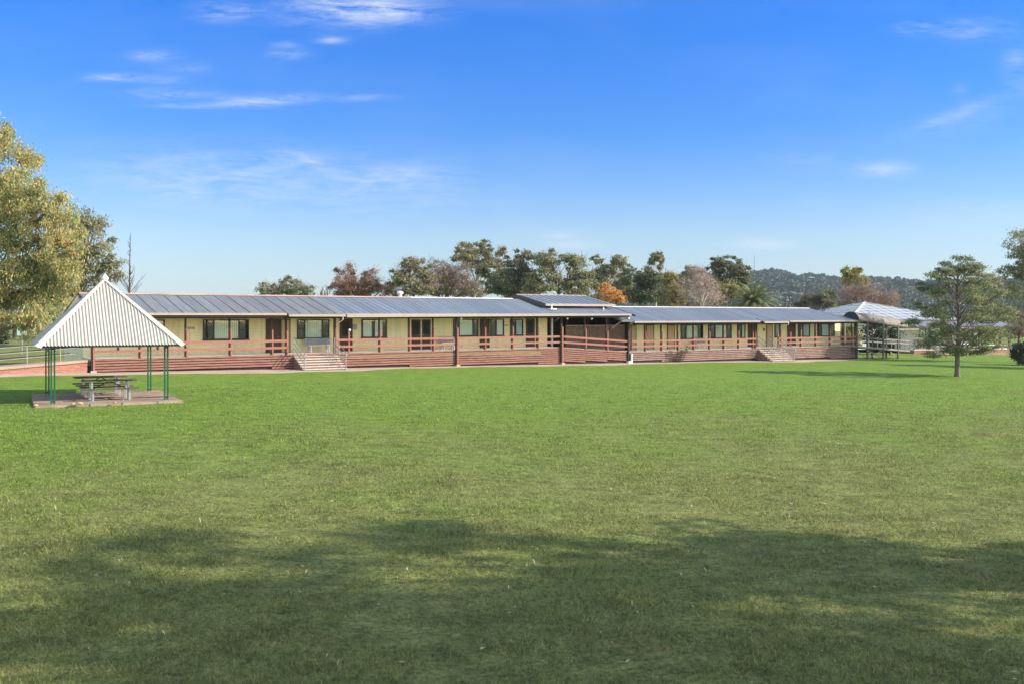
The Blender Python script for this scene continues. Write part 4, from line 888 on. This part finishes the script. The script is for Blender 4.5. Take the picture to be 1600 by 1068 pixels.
# ---------------------------------------------------------------- foliage and trees
def sample_leaves(lobes, n, L, Wd, droop=.5, sub=16, spread=.3, flat=.0, up=.0):
    """leaf-sized faces in clumps spread through ellipsoidal lobes: (centre, radii)"""
    cs = np.array([l[0] for l in lobes], float); rs = np.array([l[1] for l in lobes], float)
    wt = np.prod(rs, 1)**(2/3); wt /= wt.sum(); li = rng.choice(len(lobes), n, p=wt)
    nsub = max(5, sub); dirs = rng.normal(size=(len(lobes), nsub, 3)); dirs /= np.linalg.norm(dirs, axis=2, keepdims=True)
    rad = .3+.75*rng.random((len(lobes), nsub, 1))**.6; sc = cs[:, None]+dirs*rad*rs[:, None]
    ss = (.4+.9*rng.random((len(lobes), nsub)))
    si = rng.integers(0, nsub, n); p = sc[li, si]+rng.normal(size=(n, 3))*(rs[li]*spread*ss[li, si][:, None])*np.array([1, 1, .75])
    d = rng.normal(size=(n, 3)); d[:, 2] += -droop*2+up; d /= np.linalg.norm(d, axis=1, keepdims=True)
    r = rng.normal(size=(n, 3)); s = np.cross(d, r); s /= np.linalg.norm(s, axis=1, keepdims=True)
    l = L*(.6+.8*rng.random((n, 1))); w = Wd*(.6+.8*rng.random((n, 1)))
    V = np.stack([p, p+d*l*.45+s*w*.5, p+d*l, p+d*l*.45-s*w*.5], 1).reshape(-1, 3)
    return V, np.arange(4*n).reshape(-1, 4)

def tree(name, label, base, lobes, leaf, bark, n, L=.34, Wd=.13, droop=.5, sub=16, spread=.28, r=.2, cat='tree', group=None, twigs=0, twigmat=None, trunk_top=.72, lean=(0,0)):
    """base: ground point; lobes: list of (world centre, radii); one crown mesh and one trunk mesh with limbs"""
    b = Vector(base); par = empty(name, b); tag(par, label, cat, group)
    lob = [((Vector(c)-b), rr) for c, rr in lobes]
    top = max(c.z for c, _ in lob); cx = sum(c.x for c, _ in lob)/len(lob); cy = sum(c.y for c, _ in lob)/len(lob)
    mb = MB(); tt = Vector((cx*.6+lean[0], cy*.6+lean[1], top*trunk_top)); tp = limb(mb, (0,0,-.15), tt, r, r*.45, .04, 7, 8)
    for c, rr in lob:
        k = min(5, max(1, int((c.z-.35*rr[2])/max(tt.z, .1)*5))); s = tp[min(k, len(tp)-2)]
        pts = limb(mb, s, c, r*.42, r*.1, .12, 5, 6)
        for _ in range(4):
            e = c+Vector((random.uniform(-1,1)*rr[0], random.uniform(-1,1)*rr[1], random.uniform(-.3,.9)*rr[2]))*.8
            limb(mb, pts[random.choice((2, 3))], e, r*.15, r*.03, .15, 4, 5)
    mb.build('trunk', bark, par)
    if n:
        V, Fc = sample_leaves([((c.x, c.y, c.z), rr) for c, rr in lob], n, L, Wd, droop, sub, spread)
        link('crown', np_mesh('crown', V, Fc, [leaf]), par)
    if twigs:
        cs = [((c.x, c.y, c.z), rr) for c, rr in lob]
        V, Fc = sample_leaves(cs, twigs, L*2.2, .03, -.25, sub*2, .55 if twigs < 400 else spread*1.15)
        link('twigs', np_mesh('twigs', V, Fc, [twigmat or bark]), par)
    return par

def px_lobes(ps, Y, depth=1.0, jit=1.2):
    out = []
    for (x, y, rx, ry) in ps:
        d = Y+random.uniform(-jit, jit); c = at(x, y, d); ax = rx/F*d; az = ry/F*d; out.append(((c.x, c.y, c.z), (ax, max(ax, az)*depth*.9, az)))
    return out
def gbase(px, Y): x = (px-HX)/F*Y; return (x, Y, gz(x))

LM = dict(
    gum=leaf_mat('gum_leaves', [(0, lin(92,98,74)), (.35, lin(130,130,94)), (.7, lin(166,158,116)), (1, lin(194,180,142))], .5, .38),
    gumdark=leaf_mat('dark_gum_leaves', [(0, lin(80,90,70)), (.5, lin(118,122,92)), (1, lin(166,156,118))], .5, .35),
    gumbig=leaf_mat('flowering_gum_leaves', [(0, lin(106,124,88)), (.36, lin(150,162,112)), (.58, lin(194,186,118)), (.78, lin(222,198,130)), (.93, lin(218,160,106)), (1, lin(238,222,180))], .45, .4),
    olive=leaf_mat('olive_leaves', [(0, lin(100,108,80)), (.5, lin(134,140,104)), (1, lin(166,164,128))], .5, .38),
    red=leaf_mat('russet_leaves', [(0, lin(112,84,70)), (.5, lin(154,114,94)), (1, lin(182,146,116))], .5, .35),
    orange=leaf_mat('orange_leaves', [(0, lin(176,120,60)), (.5, lin(218,158,82)), (1, lin(232,188,120))], .5, .35),
    yellow=leaf_mat('yellow_green_leaves', [(0, lin(122,122,72)), (.5, lin(164,154,88)), (1, lin(196,178,108))], .5, .38),
    brown=leaf_mat('sparse_brown_leaves', [(0, lin(124,104,90)), (.5, lin(154,128,108)), (1, lin(176,150,124))], .5, .3),
    dark=leaf_mat('dark_shrub_leaves', [(0, lin(42,54,38)), (.5, lin(64,78,50)), (1, lin(92,104,64))], .5, .3),
    lawnT=leaf_mat('grey_green_leaves', [(0, lin(86,98,72)), (.4, lin(120,128,92)), (.75, lin(156,156,110)), (1, lin(196,186,134))], .8, .4),
    palm=leaf_mat('palm_leaflets', [(0, lin(78,92,60)), (.5, lin(118,128,84)), (1, lin(172,164,112))], .5, .25),
    twig=P('bare_twigs', lin(168,142,128), .9, var=.25), twigp=P('purple_brown_twigs', lin(164,134,120), .9, var=.3, scale=.6), twigd=P('dark_twigs', lin(124,106,94), .9, var=.25), twigl=P('pale_twigs', lin(188,168,158), .9, var=.25),
    hill=leaf_mat('hill_forest_leaves', [(0, lin(50,64,54)), (.5, lin(78,92,74)), (1, lin(108,116,88))], .02, .2),
)

# big flowering gum at the left edge
tree('gum_tree', 'huge gum with yellow and orange tinged foliage filling the left edge', gbase(-40, 67),
     px_lobes([(-70,240,75,70),(-5,285,62,75),(30,330,60,60),(75,330,40,45),(60,400,62,55),(105,395,34,40),(5,410,70,60),(90,445,40,40),(-80,350,90,80),(20,470,60,45),(65,500,38,32),(-60,470,80,50),(-3,212,22,30),(100,360,30,30)], 66, 1.0, 2.0),
     LM['gumbig'], M['bark'], 125000, .25, .07, .9, 30, .16, .42, trunk_top=.6)
tree('gum_tree', 'dull green gum showing right of the huge yellowish gum', gbase(118, 86),
     px_lobes([(130,355,28,26),(150,350,20,22),(155,395,34,26),(120,400,30,30),(172,412,16,16),(140,432,40,22),(100,420,30,30),(120,455,40,20)], 86), LM['gum'], M['bark'], 12000, .34, .1, .6, 20, .22, .3)
# thin bare sapling
def sapling():
    b = Vector(gbase(203, 84)); par = empty('bare_sapling', b); tag(par, 'thin leafless sapling standing against the sky behind the roof', 'tree')
    top = at(204, 364, 84)-b; mb = MB(); pts = limb(mb, (0,0,0), top, .12, .015, .01, 10, 6); mb.build('trunk', M['darkbark'], par)
    mb = MB()
    for k in range(34):
        t = random.uniform(.44, .58) if k < 14 else random.uniform(.55, .97); p = Vector((0,0,0)).lerp(top, t); L = (2.9 if k < 14 else .75)*random.uniform(.5, 1)*(1.15-t*.6); a = random.uniform(0, 6.28)
        q = p+Vector((math.cos(a)*L*.6, math.sin(a)*L*.6, L*.75)); limb(mb, p, q, .03, .008, .08, 4, 4)
        for _ in range(2): r = p.lerp(q, random.uniform(.4,.8)); limb(mb, r, r+Vector((random.uniform(-.4,.4), random.uniform(-.4,.4), .5))*L*.5, .012, .005, .08, 3, 4)
    mb.build('branches', M['darkbark'], par)
sapling()
G = 'trees behind the long building'
LINE = [
 # name, label, trunk px, depth, lobes(px,py,rx,ry), leaf, bark, n, twigs, twigmat
 ('leafy_shrub', 'low grey green airy tree showing alone above the roof at left', 445, 100, [(420,452,18,11),(455,445,18,13),(478,453,16,10),(440,455,30,10)], 'olive', 'bark', 2600, 900, 'twig'),
 ('bare_sapling', 'few bare twigs rising left of the russet tree', 506, 104, [(506,452,5,8),(501,457,4,6),(511,456,4,6),(504,448,4,6),(509,446,3,6)], None, 'bark', 0, 0, 'twig'),
 ('russet_tree', 'reddish brown half bare tree with two humps', 558, 106, [(542,428,17,19),(535,448,18,16),(580,433,17,17),(575,450,26,14),(600,452,16,14),(555,452,36,14)], 'red', 'darkbark', 4300, 3600, 'twig'),
 ('gum_tree', 'olive topped gum right of the russet tree', 645, 106, [(640,410,14,12),(655,418,18,13),(628,428,18,13),(650,440,34,20),(620,452,22,10),(668,446,20,16)], 'gum', 'bark', 5200, 2200, 'twig'),
 ('bare_tree', 'dense tangle of bare brown branches between two gums', 690, 108, [(682,425,20,20),(700,440,26,22),(715,430,20,24),(670,448,24,16),(735,450,20,14)], 'brown', 'darkbark', 1200, 5200, 'twigd'),
 ('gum_tree', 'tallest gum of the row with billowing clumps of foliage', 740, 122, [(733,388,13,14),(755,384,12,12),(716,389,8,6),(745,402,26,14),(770,400,14,12),(725,405,18,12),(775,425,26,12),(760,412,24,10),(785,392,8,8)], 'gum', 'palebark', 7600, 500, 'twig'),
 ('gum_tree', 'dark ragged gum between the tallest and the broad domed gum', 795, 116, [(810,402,22,12),(800,418,26,14),(790,440,28,18),(820,430,20,18),(805,455,34,14),(770,452,16,12)], 'gumdark', 'bark', 7600, 300, 'twig'),
 ('gum_tree', 'broad domed dense gum right of the dark ragged gum', 868, 114, [(860,402,32,14),(885,412,30,18),(850,425,34,18),(905,428,22,18),(870,448,44,18),(900,450,32,18)], 'gum', 'bark', 9800, 200, 'twig'),
 ('gum_tree', 'airy gum of separate tufts above the orange tree', 950, 128, [(933,405,10,7),(967,404,11,8),(975,415,8,8),(952,417,13,9),(942,428,16,10),(962,436,16,12),(930,436,14,14)], 'gum', 'palebark', 3400, 200, 'twig'),
 ('autumn_tree', 'orange autumn tree showing beside the raised roof', 950, 98, [(945,452,14,9),(955,462,20,9),(940,466,18,9),(966,467,10,6)], 'orange', 'bark', 2600, 300, 'twig'),
 ('gum_tree', 'dark dense gum right of the orange tree', 1000, 116, [(990,430,22,12),(975,448,16,16),(1005,445,24,20),(1030,450,24,20),(1020,428,18,12),(985,462,30,12),(1010,465,34,12)], 'gumdark', 'bark', 8600, 300, 'twig'),
 ('gum_tree', 'slim gum whose lone tuft stands high over the row', 1028, 150, [(1025,400,10,7),(1034,405,6,6),(1018,408,5,5),(1031,417,5,4)], 'gum', 'palebark', 1500, 60, 'twig'),
 ('poplar_tree', 'yellowing green tree right of the dark dense gum', 1052, 112, [(1045,436,14,12),(1055,452,15,16),(1050,468,18,10)], 'yellow', 'bark', 3300, 700, 'twig'),
 ('bare_tree', 'pale leafless tree with pinkish grey twigs before the gums', 1098, 106, [(1095,440,24,20),(1082,458,18,16),(1112,452,18,18),(1098,466,34,14),(1090,424,12,8)], 'brown', 'palebark', 500, 3600, 'twigl'),
 ('gum_tree', 'olive gum showing above the pale leafless tree', 1085, 130, [(1080,424,14,8),(1092,430,16,10),(1070,438,12,12)], 'gum', 'bark', 2600, 100, 'twig'),
 ('gum_tree', 'large dark green gum behind and left of the palm', 1138, 124, [(1118,410,14,9),(1142,408,14,8),(1130,422,22,12),(1155,422,16,12),(1140,438,28,12),(1162,440,12,10),(1110,428,14,14)], 'gumdark', 'bark', 7600, 100, 'twig'),
 ('poplar_tree', 'yellow green leafy tree directly left of the palm', 1138, 114, [(1130,452,18,11),(1148,458,14,12),(1120,464,14,10)], 'yellow', 'bark', 3200, 200, 'twig'),
 ('bushy_tree', 'small dark tree with yellow green top beside the purple brown tree', 1280, 118, [(1275,464,18,9),(1295,459,12,9),(1262,473,18,8),(1290,472,20,8)], 'gumdark', 'bark', 3400, 500, 'twigd'),
 ('bare_tree', 'wide dome of purple brown leafless twigs behind the hipped roof', 1355, 140, [(1335,462,26,16),(1365,460,28,16),(1390,468,18,13),(1320,472,22,10),(1355,474,44,10)], 'brown', 'darkbark', 700, 7000, 'twigp'),
 ('gum_tree', 'yellow green gum standing above the purple brown dome', 1335, 156, [(1325,424,9,6),(1338,423,8,6),(1332,436,16,9),(1348,440,10,8)], 'yellow', 'bark', 2600, 60, 'twig'),
 ('bushy_tree', 'olive brown leafy tree filling in low behind the bare tangle', 700, 136, [(690,448,26,14),(720,446,26,16),(665,452,20,11),(745,450,22,14)], 'gum', 'bark', 4200, 800, 'twig'),
 ('bushy_tree', 'olive brown leafy tree filling in low behind the dark ragged gum', 800, 140, [(780,446,24,14),(810,444,28,16),(835,448,24,14)], 'gum', 'bark', 4200, 500, 'twig'),
 ('bushy_tree', 'greyish leafy tree filling in low behind the orange tree', 935, 140, [(915,444,22,14),(945,448,24,14),(975,446,22,14)], 'olive', 'bark', 4200, 500, 'twig'),
 ('bushy_tree', 'brownish leafy tree filling in low behind the yellowing tree', 1060, 138, [(1040,450,24,14),(1070,446,24,16),(1100,452,24,14),(1130,452,20,12)], 'brown', 'bark', 3600, 1500, 'twig'),
]
for nm, lb, px, Y, ps, lf, bk, n, tw, twm in LINE:
    tree(nm, lb, gbase(px, Y), px_lobes(ps, Y), LM[lf] if lf else None, M[bk], int(n*2.0), random.uniform(.25,.30)*Y/110, .12*Y/110, .45, 15, .17, .2, 'tree', G, int(tw*1.2), LM[twm], trunk_top=.7)

def palm():
    Y = 108; c = at(1177, 474, Y); b = Vector((c.x, c.y, gz(c.x))); par = empty('palm_tree', b); tag(par, 'palm with arching feathery fronds rising behind the lower wing', 'tree', G)
    cc = c-b; mb = MB(); mb.tube([(0,0,0),(0,0,cc.z*.5),(0,0,cc.z)], [.42,.36,.4], 12); mb.build('trunk', M['darkbark'], par)
    V = []; Fc = []
    for k in range(64):
        az = k*2.39996; el = R(86-92*(k/64)**.9); L = random.uniform(3.0, 3.7); hd = Vector((math.cos(az), math.sin(az), 0)); p = cc.copy(); n = 20; e = el
        for i in range(n):
            d = hd*math.cos(e)+Vector((0,0,math.sin(e))); q = p+d*(L/n); side = Vector((-hd.y, hd.x, 0)); t = i/n
            ll = .42*math.sin(math.pi*min(1, .12+t*.88))**.7+.06
            for sg in (-1, 1):
                for jj in (0, .5):
                    o = p.lerp(q, jj); tip = o+(side*sg*.75+d*.65-Vector((0,0,.25)))*ll; w = d*.045; b0 = len(V)
                    V += [o-w, o+w, tip+w*.2, tip-w*.2]; Fc.append((b0, b0+1, b0+2, b0+3))
            b0 = len(V); w = side*.035*(1-t*.7); V += [p-w, p+w, q+w, q-w]; Fc.append((b0, b0+1, b0+2, b0+3))
            p = q; e -= R(2.2)+R(4.0)*t
    link('crown', np_mesh('crown', np.array([tuple(v) for v in V]), np.array(Fc), [LM['palm']]), par)
palm()

# tree standing on the lawn at the right
def lawn_tree():
    Y = 64.6; b = Vector(gbase(1495.5, Y)); par = empty('lawn_tree', b); tag(par, 'small airy tree standing alone on the lawn at right', 'tree')
    mb = MB(); H = 7.6; tops = at(1500, 398, Y)-b
    pts = [Vector((0,0,-.1)), Vector((.0,0,.25)), Vector((.02,0,1.5)), Vector((.12,.05,3.0)), Vector((.1,0,4.4)), Vector((.0,.1,5.8)), Vector((tops.x*.6,0,tops.z*.93))]
    mb.tube(pts, [.24,.165,.145,.12,.1,.06,.02], 10)
    lob = []
    for k in range(96):
        t = (k+random.random())/96; z = 1.5+6.0*t; prof = float(np.interp(z, [1.4, 2.0, 3.0, 4.4, 5.6, 6.6, 7.2, 7.7], [1.8, 2.7, 3.3, 3.35, 2.9, 2.1, 1.4, .6])); a = k*2.4+random.uniform(-.5, .5); rr = prof*random.uniform(.25, 1.0)**.6
        c = Vector((math.cos(a)*rr+.2, math.sin(a)*rr, z+random.uniform(-.2,.2))); s = Vector((.08, .03, max(1.4, z-.7-.6*rr)))
        if s.z > tops.z*.9: s.z = tops.z*.9
        p = limb(mb, s, c, .035, .009, .08, 5, 5)
        for _ in range(3): limb(mb, p[random.choice((2,3))], c+Vector((random.uniform(-.6,.6), random.uniform(-.6,.6), random.uniform(-.1,.4))), .012, .004, .1, 3, 4)
        r = random.uniform(.3, .5); lob.append(((c.x, c.y, c.z), (r*1.4, r*1.4, r*.42)))
    for dx, dz in ((-.6, 7.6), (.25, 7.95), (.95, 7.75), (1.4, 7.0), (-1.0, 7.0), (.1, 7.2)):
        c = Vector((dx, random.uniform(-.5,.5), dz)); limb(mb, (0.05,.05,dz-1.6), c, .026, .008, .1, 5, 5); lob.append(((c.x, c.y, c.z), (.45,.45,.25)))
    mb.build('trunk', M['bark'], par)
    V, Fc = sample_leaves(lob, 38000, .13, .058, .35, 8, .34); link('crown', np_mesh('crown', V, Fc, [LM['lawnT']]), par)
lawn_tree()

# right side
RG = 'trees at the right edge'
tree('gum_tree', 'dark gum at the right edge behind the round dark bush', gbase(1650, 90), px_lobes([(1595,375,22,20),(1620,365,30,30),(1590,412,26,16),(1575,422,20,12),(1620,420,40,30),(1600,450,34,24),(1640,400,40,40),(1660,450,50,40),(1588,490,26,22),(1630,398,34,24),(1655,372,44,30),(1610,385,20,16)], 90), LM['gum'], M['bark'], 27000, .22, .085, .5, 18, .22, .28, group=RG)
tree('gum_tree', 'thin grey green gum behind and right of the lawn tree', gbase(1562, 128), px_lobes([(1550,440,16,12),(1565,455,18,14),(1540,470,18,16),(1565,490,22,16),(1545,505,18,14)], 128), LM['gum'], M['bark'], 5200, .36, .14, .5, 18, .22, .22, group=RG)
tree('bare_tree', 'brownish scrubby tree at the far edge of the right lawn', gbase(1592, 140), px_lobes([(1590,505,22,22),(1612,510,26,24),(1572,515,18,14)], 140), LM['brown'], M['darkbark'], 1500, .4, .16, .3, 18, .22, .15, group=RG, twigs=3000, twigmat=LM['twigp'])
tree('gum_tree', 'low yellowish tree beyond the lawn tree trunk', gbase(1530, 134), px_lobes([(1520,505,18,16),(1540,515,18,14),(1505,512,16,14)], 134), LM['yellow'], M['bark'], 3400, .36, .14, .5, 18, .22, .18, group=RG)
tree('round_bush', 'round dark green bush standing on the lawn at the right edge', gbase(1592, 85), px_lobes([(1590,552,12,13),(1602,550,16,14),(1596,545,14,9),(1604,560,13,8)], 85, 1.0, .3), LM['dark'], M['darkbark'], 7000, .17, .09, .2, 22, .2, .08, cat='bush')
# greenery seen through the posts of the walkway, and scrub beyond the right lawn
for k, (x, y, rx, ry, lb) in enumerate(((1328, 522, 14, 16, 'yellowish bush seen through the end of the verandah'), (1365, 520, 18, 22, 'dark bush behind the posts of the arched walkway'), (1390, 524, 14, 20, 'dark bush left of the pale wall behind the walkway'))):
    tree('garden_bush', lb, gbase(x, 105+k), px_lobes([(x,y,rx,ry),(x-8,y+8,rx*.8,ry*.8),(x+6,y+10,rx*.8,ry*.7)], 105+k, 1.0, .4), LM['yellow'] if k == 0 else LM['dark'], M['darkbark'], 3000, .26, .12, .3, 16, .22, .1, cat='bush', group='bushes behind the walkway')
# left side greenery behind the ramp rails
tree('young_tree', 'slim dark trunked tree behind the ramp rails at the left edge', gbase(22, 108), px_lobes([(18,455,34,22),(40,470,26,20),(0,475,30,20)], 108), LM['gum'], M['darkbark'], 4200, .36, .13, .5, 16, .22, .2)
tree('round_bush', 'dark bush at the left edge behind the steel rails', gbase(-4, 92), px_lobes([(-8,520,18,22),(2,528,10,14)], 92, 1, .3), LM['dark'], M['darkbark'], 3400, .22, .1, .3, 16, .22, .08, cat='bush')
tree('garden_tree', 'leafy tree between the shelter roof and the left gum', gbase(76, 104), px_lobes([(70,470,24,24),(92,478,22,20),(55,490,18,16)], 104), LM['olive'], M['darkbark'], 4800, .3, .1, .6, 16, .22, .18)
# trees standing right of the frame whose shadows lie across the near lawn
SG = 'gums beside the near lawn'
tree('gum_tree', 'gum by the far lawn right of the round dark bush', (55, 77.0, gz(55)), [((55+a, 77.0+b_, gz(55)+z), (rr, rr*.8, rr*.6)) for a, b_, z, rr in ((0,0,9,2.6),(-2,.5,7,2.4),(2,.3,10.5,2.4),(-.5,1.5,12,2.2),(1,2,8,2.4),(-1,2.6,10,2))], LM['gum'], M['bark'], 9000, .3, .12, .5, 16, .22, .24, group=RG)
rs = random.Random(11)
for x, y, z0_, z1_, rad, nl, lb in (
    (18.5, 12.9, 3.5, 9.6, 2.3, 15, 'gum beside the near lawn, first of the row from the building side'),
    (22, 11.3, 6.0, 15.5, 1.9, 21, 'taller gum second in the row beside the near lawn'),
    (27, 7.6, 12.5, 18.2, 1.9, 22, 'tallest gum beside the near lawn'),
    (18, 7.4, 4.0, 11.5, 1.5, 9, 'short gum in the middle of the row beside the near lawn'),
    (25, 6.2, 8.0, 17.0, 1.9, 15, 'gum nearest the camera side in the row beside the near lawn')):
    g = gz(x); lo = []
    for k in range(nl):
        a = rs.uniform(0, 6.28); q = rad*math.sqrt(rs.random()); r = rs.uniform(.8, 1.35)
        lo.append(((x+q*math.cos(a)*1.3, y+q*math.sin(a)*.8, g+z0_+(z1_-z0_)*(k+rs.random())/nl), (r*1.25, r, r*.55)))
    tree('gum_tree', lb, (x, y, g), lo, LM['gum'], M['bark'], 230*nl, .34, .14, .4, 12, .22, .2, group=SG)

# ---------------------------------------------------------------- hills, forest, mast, poles
def hill_top(x):
    """height of the crest above the plain, at the photo column"""
    return np.interp(x, [500, 850, 1000, 1060, 1165, 1190, 1230, 1290, 1340, 1400, 1450, 1500, 1560, 1620, 1750, 1950, 2300], [0, 8, 52, 64, 68, 71, 64, 60, 59, 57, 55, 55, 60, 62, 58, 60, 50])
HD = 1300.0
def hills():
    px = np.linspace(500, 2300, 110); ts = np.linspace(0, 1, 26); V = []
    for t in ts:
        Y = 640+t*(HD-640)
        for x in px:
            h = hill_top(x)/F*HD; n = 5*math.sin(x*.021+t*7)+4*math.sin(x*.05+t*11+1)
            V.append(((x-HX)/F*HD*(.75+.25*t), Y, -1.5+(h+CZ+1)*(t**1.25)*(.97+.03*math.sin(x*.1))+n*math.sin(math.pi*t)*min(1, h/40)))
    nx = len(px); Fc = [(j*nx+i, j*nx+i+1, (j+1)*nx+i+1, (j+1)*nx+i) for j in range(len(ts)-1) for i in range(nx-1)]
    tag(link('hills', np_mesh('hills', np.array(V), np.array(Fc), [M['hillsoil']], True)), 'wooded hill rising beyond the building at right', 'hill', kind='structure')
    # the forest on the slope
    nt_ = 5200; x = 820+rng.random(nt_)*1150; t = rng.random(nt_)**.75
    clear = (x > 1400) & (t > .9) & (rng.random(nt_) < .8); x, t = x[~clear], t[~clear]; nt_ = len(x)
    h = hill_top(x)/F*HD; nn = 5*np.sin(x*.021+t*7)+4*np.sin(x*.05+t*11+1)
    C = np.stack([(x-HX)/F*HD*(.75+.25*t), 640+t*(HD-640), -1.5+(h+CZ+1)*(t**1.25)*(.97+.03*np.sin(x*.1))+nn*np.sin(np.pi*t)*np.minimum(1, h/40)], 1)
    k = 56; rad = 2.4+2.6*rng.random(nt_)**1.5; C[:, 2] += rad*.8
    d = rng.normal(size=(nt_, k, 3)); d /= np.linalg.norm(d, axis=2, keepdims=True); d[:, :, 2] = np.abs(d[:, :, 2])*1.1-.3
    p = C[:, None]+d*(rad[:, None, None]*(.6+.5*rng.random((nt_, k, 1)))); p = p.reshape(-1, 3); m = len(p)
    a = rng.normal(size=(m, 3)); b = rng.normal(size=(m, 3)); a /= np.linalg.norm(a, axis=1, keepdims=True); b = np.cross(a, b); b /= np.linalg.norm(b, axis=1, keepdims=True)
    s = .9+.9*rng.random((m, 1)); V = np.stack([p-a*s, p+b*s*.8, p+a*s, p-b*s*.8], 1).reshape(-1, 3)
    tag(link('forest', np_mesh('forest', V, np.arange(4*m).reshape(-1, 4), [LM['hill']])), 'bluish eucalypt forest covering the distant hill', 'forest', kind='stuff')
hills()
def mast():
    b = at(1178.5, 424, 1290); t = at(1178.5, 400, 1290); par = empty('radio_mast', b); tag(par, 'thin radio mast standing on the wooded hilltop', 'mast')
    m = MB(); h = (t-b).z
    for k in range(3): a = k*2.094; m.tube([(math.cos(a)*.5, math.sin(a)*.5, -6), (math.cos(a)*.3, math.sin(a)*.3, h)], .09, 5)
    for i in range(12): z = -6+(h+6)*i/11; m.tube([(.5,0,z),(-.25,.43,z+1),(-.25,-.43,z+2)], .05, 4)
    m.build('mast_frame', M['greydark'], par); MB().tube([(0,0,h),(0,0,h+4)], .06, 5).build('aerial', M['greydark'], par)
mast()
def pole(px, ytop, Y, label):
    b = Vector(gbase(px, Y)); h = at(px, ytop, Y).z-b.z; par = empty('utility_pole', b); tag(par, label, 'pole')
    MB().tube([(0,0,0),(0,0,h)], [.16,.11], 8).build('pole_shaft', M['bark'], par); MB().bar((-.9,0,h-.4), (.9,0,h-.4), .1, .1).build('crossarm', M['bark'], par)
    m = MB()
    for x in (-.8, -.3, .3, .8): m.tube([(x,0,h-.35),(x,0,h-.2)], .04, 6)
    m.build('insulator', M['white'], par)
pole(1227.5, 462, 150, 'utility pole between the palm and the small dark tree')

# sheds at far left
def left_sheds():
    b = Vector(gbase(82, 122)); par = empty('green_shed', b, R(30)); tag(par, 'pale green corrugated shed seen behind the left gum', 'shed')
    MB().box(-4, 2, 0, 3, 0, 2.7).build('wall', P('pale_green_sheet', lin(158,188,172), .6, var=.08, stretch=(8,1,1)), par)
    MB().hexa([(-4.3,-.4,2.72),(2.3,-.4,2.72),(2.3,3.3,3.1),(-4.3,3.3,3.1)], [(-4.3,-.4,2.78),(2.3,-.4,2.78),(2.3,3.3,3.16),(-4.3,3.3,3.16)]).build('roof', M['white'], par)
    m = MB(); m.box(-.6, .4, -.03, -.001, 0, 2.0); m.build('door', M['greydark'], par)
    # lean-to roof reaching in from the left
    p = at(37, 498, 72); q = at(-60, 512, 66); mid = (p+q)/2; par = empty('carport', (mid.x, mid.y, gz(mid.x))); tag(par, 'carport whose sloping pale roof edge reaches in at the left edge', 'carport')
    d = (p-q); d2 = Vector((-.25, 1, 0)).normalized()*3.2; o = mid; r = MB(); a = q-o; bb = p-o; z = Vector((0, 0, o.z-gz(mid.x)))
    pts = [a+z, bb+z, bb+z+d2, a+z+d2]; r.hexa([v-Vector((0,0,.06)) for v in pts], pts); r.build('roof', M['steel'], par)
    f = MB(); f.bar(a+z-Vector((0,.04,.06)), bb+z-Vector((0,.04,.06)), .04, .16); f.build('gutter', M['white'], par)
    for v in (a+z+(bb-a)*.12+d2*.1, a+z+(bb-a)*.12+d2*.9): MB().tube([(v.x, v.y, 0), (v.x, v.y, v.z-.05)], .05, 8).build('post', M['steel'], par)
    v = bb+z+d2*.15-(bb-a)*.06; MB().tube([(v.x, v.y, 0), (v.x, v.y, v.z-.06)], .05, 8).build('post', M['steel'], par)
left_sheds()

# ---------------------------------------------------------------- air
def haze():
    m, nt, out = newmat('pale_air'); v = N(nt, 'ShaderNodeVolumePrincipled', Density=.00012); v.inputs['Color'].default_value = (.80, .88, 1.0, 1); LK(nt, v.outputs[0], out.inputs['Volume'])
    o = MB().box(-4300, 4300, -500, 5200, -8, 110).build('haze', m); tag(o, 'thin blue haze in the air between the lawn and the hill', 'haze', kind='stuff')
haze()
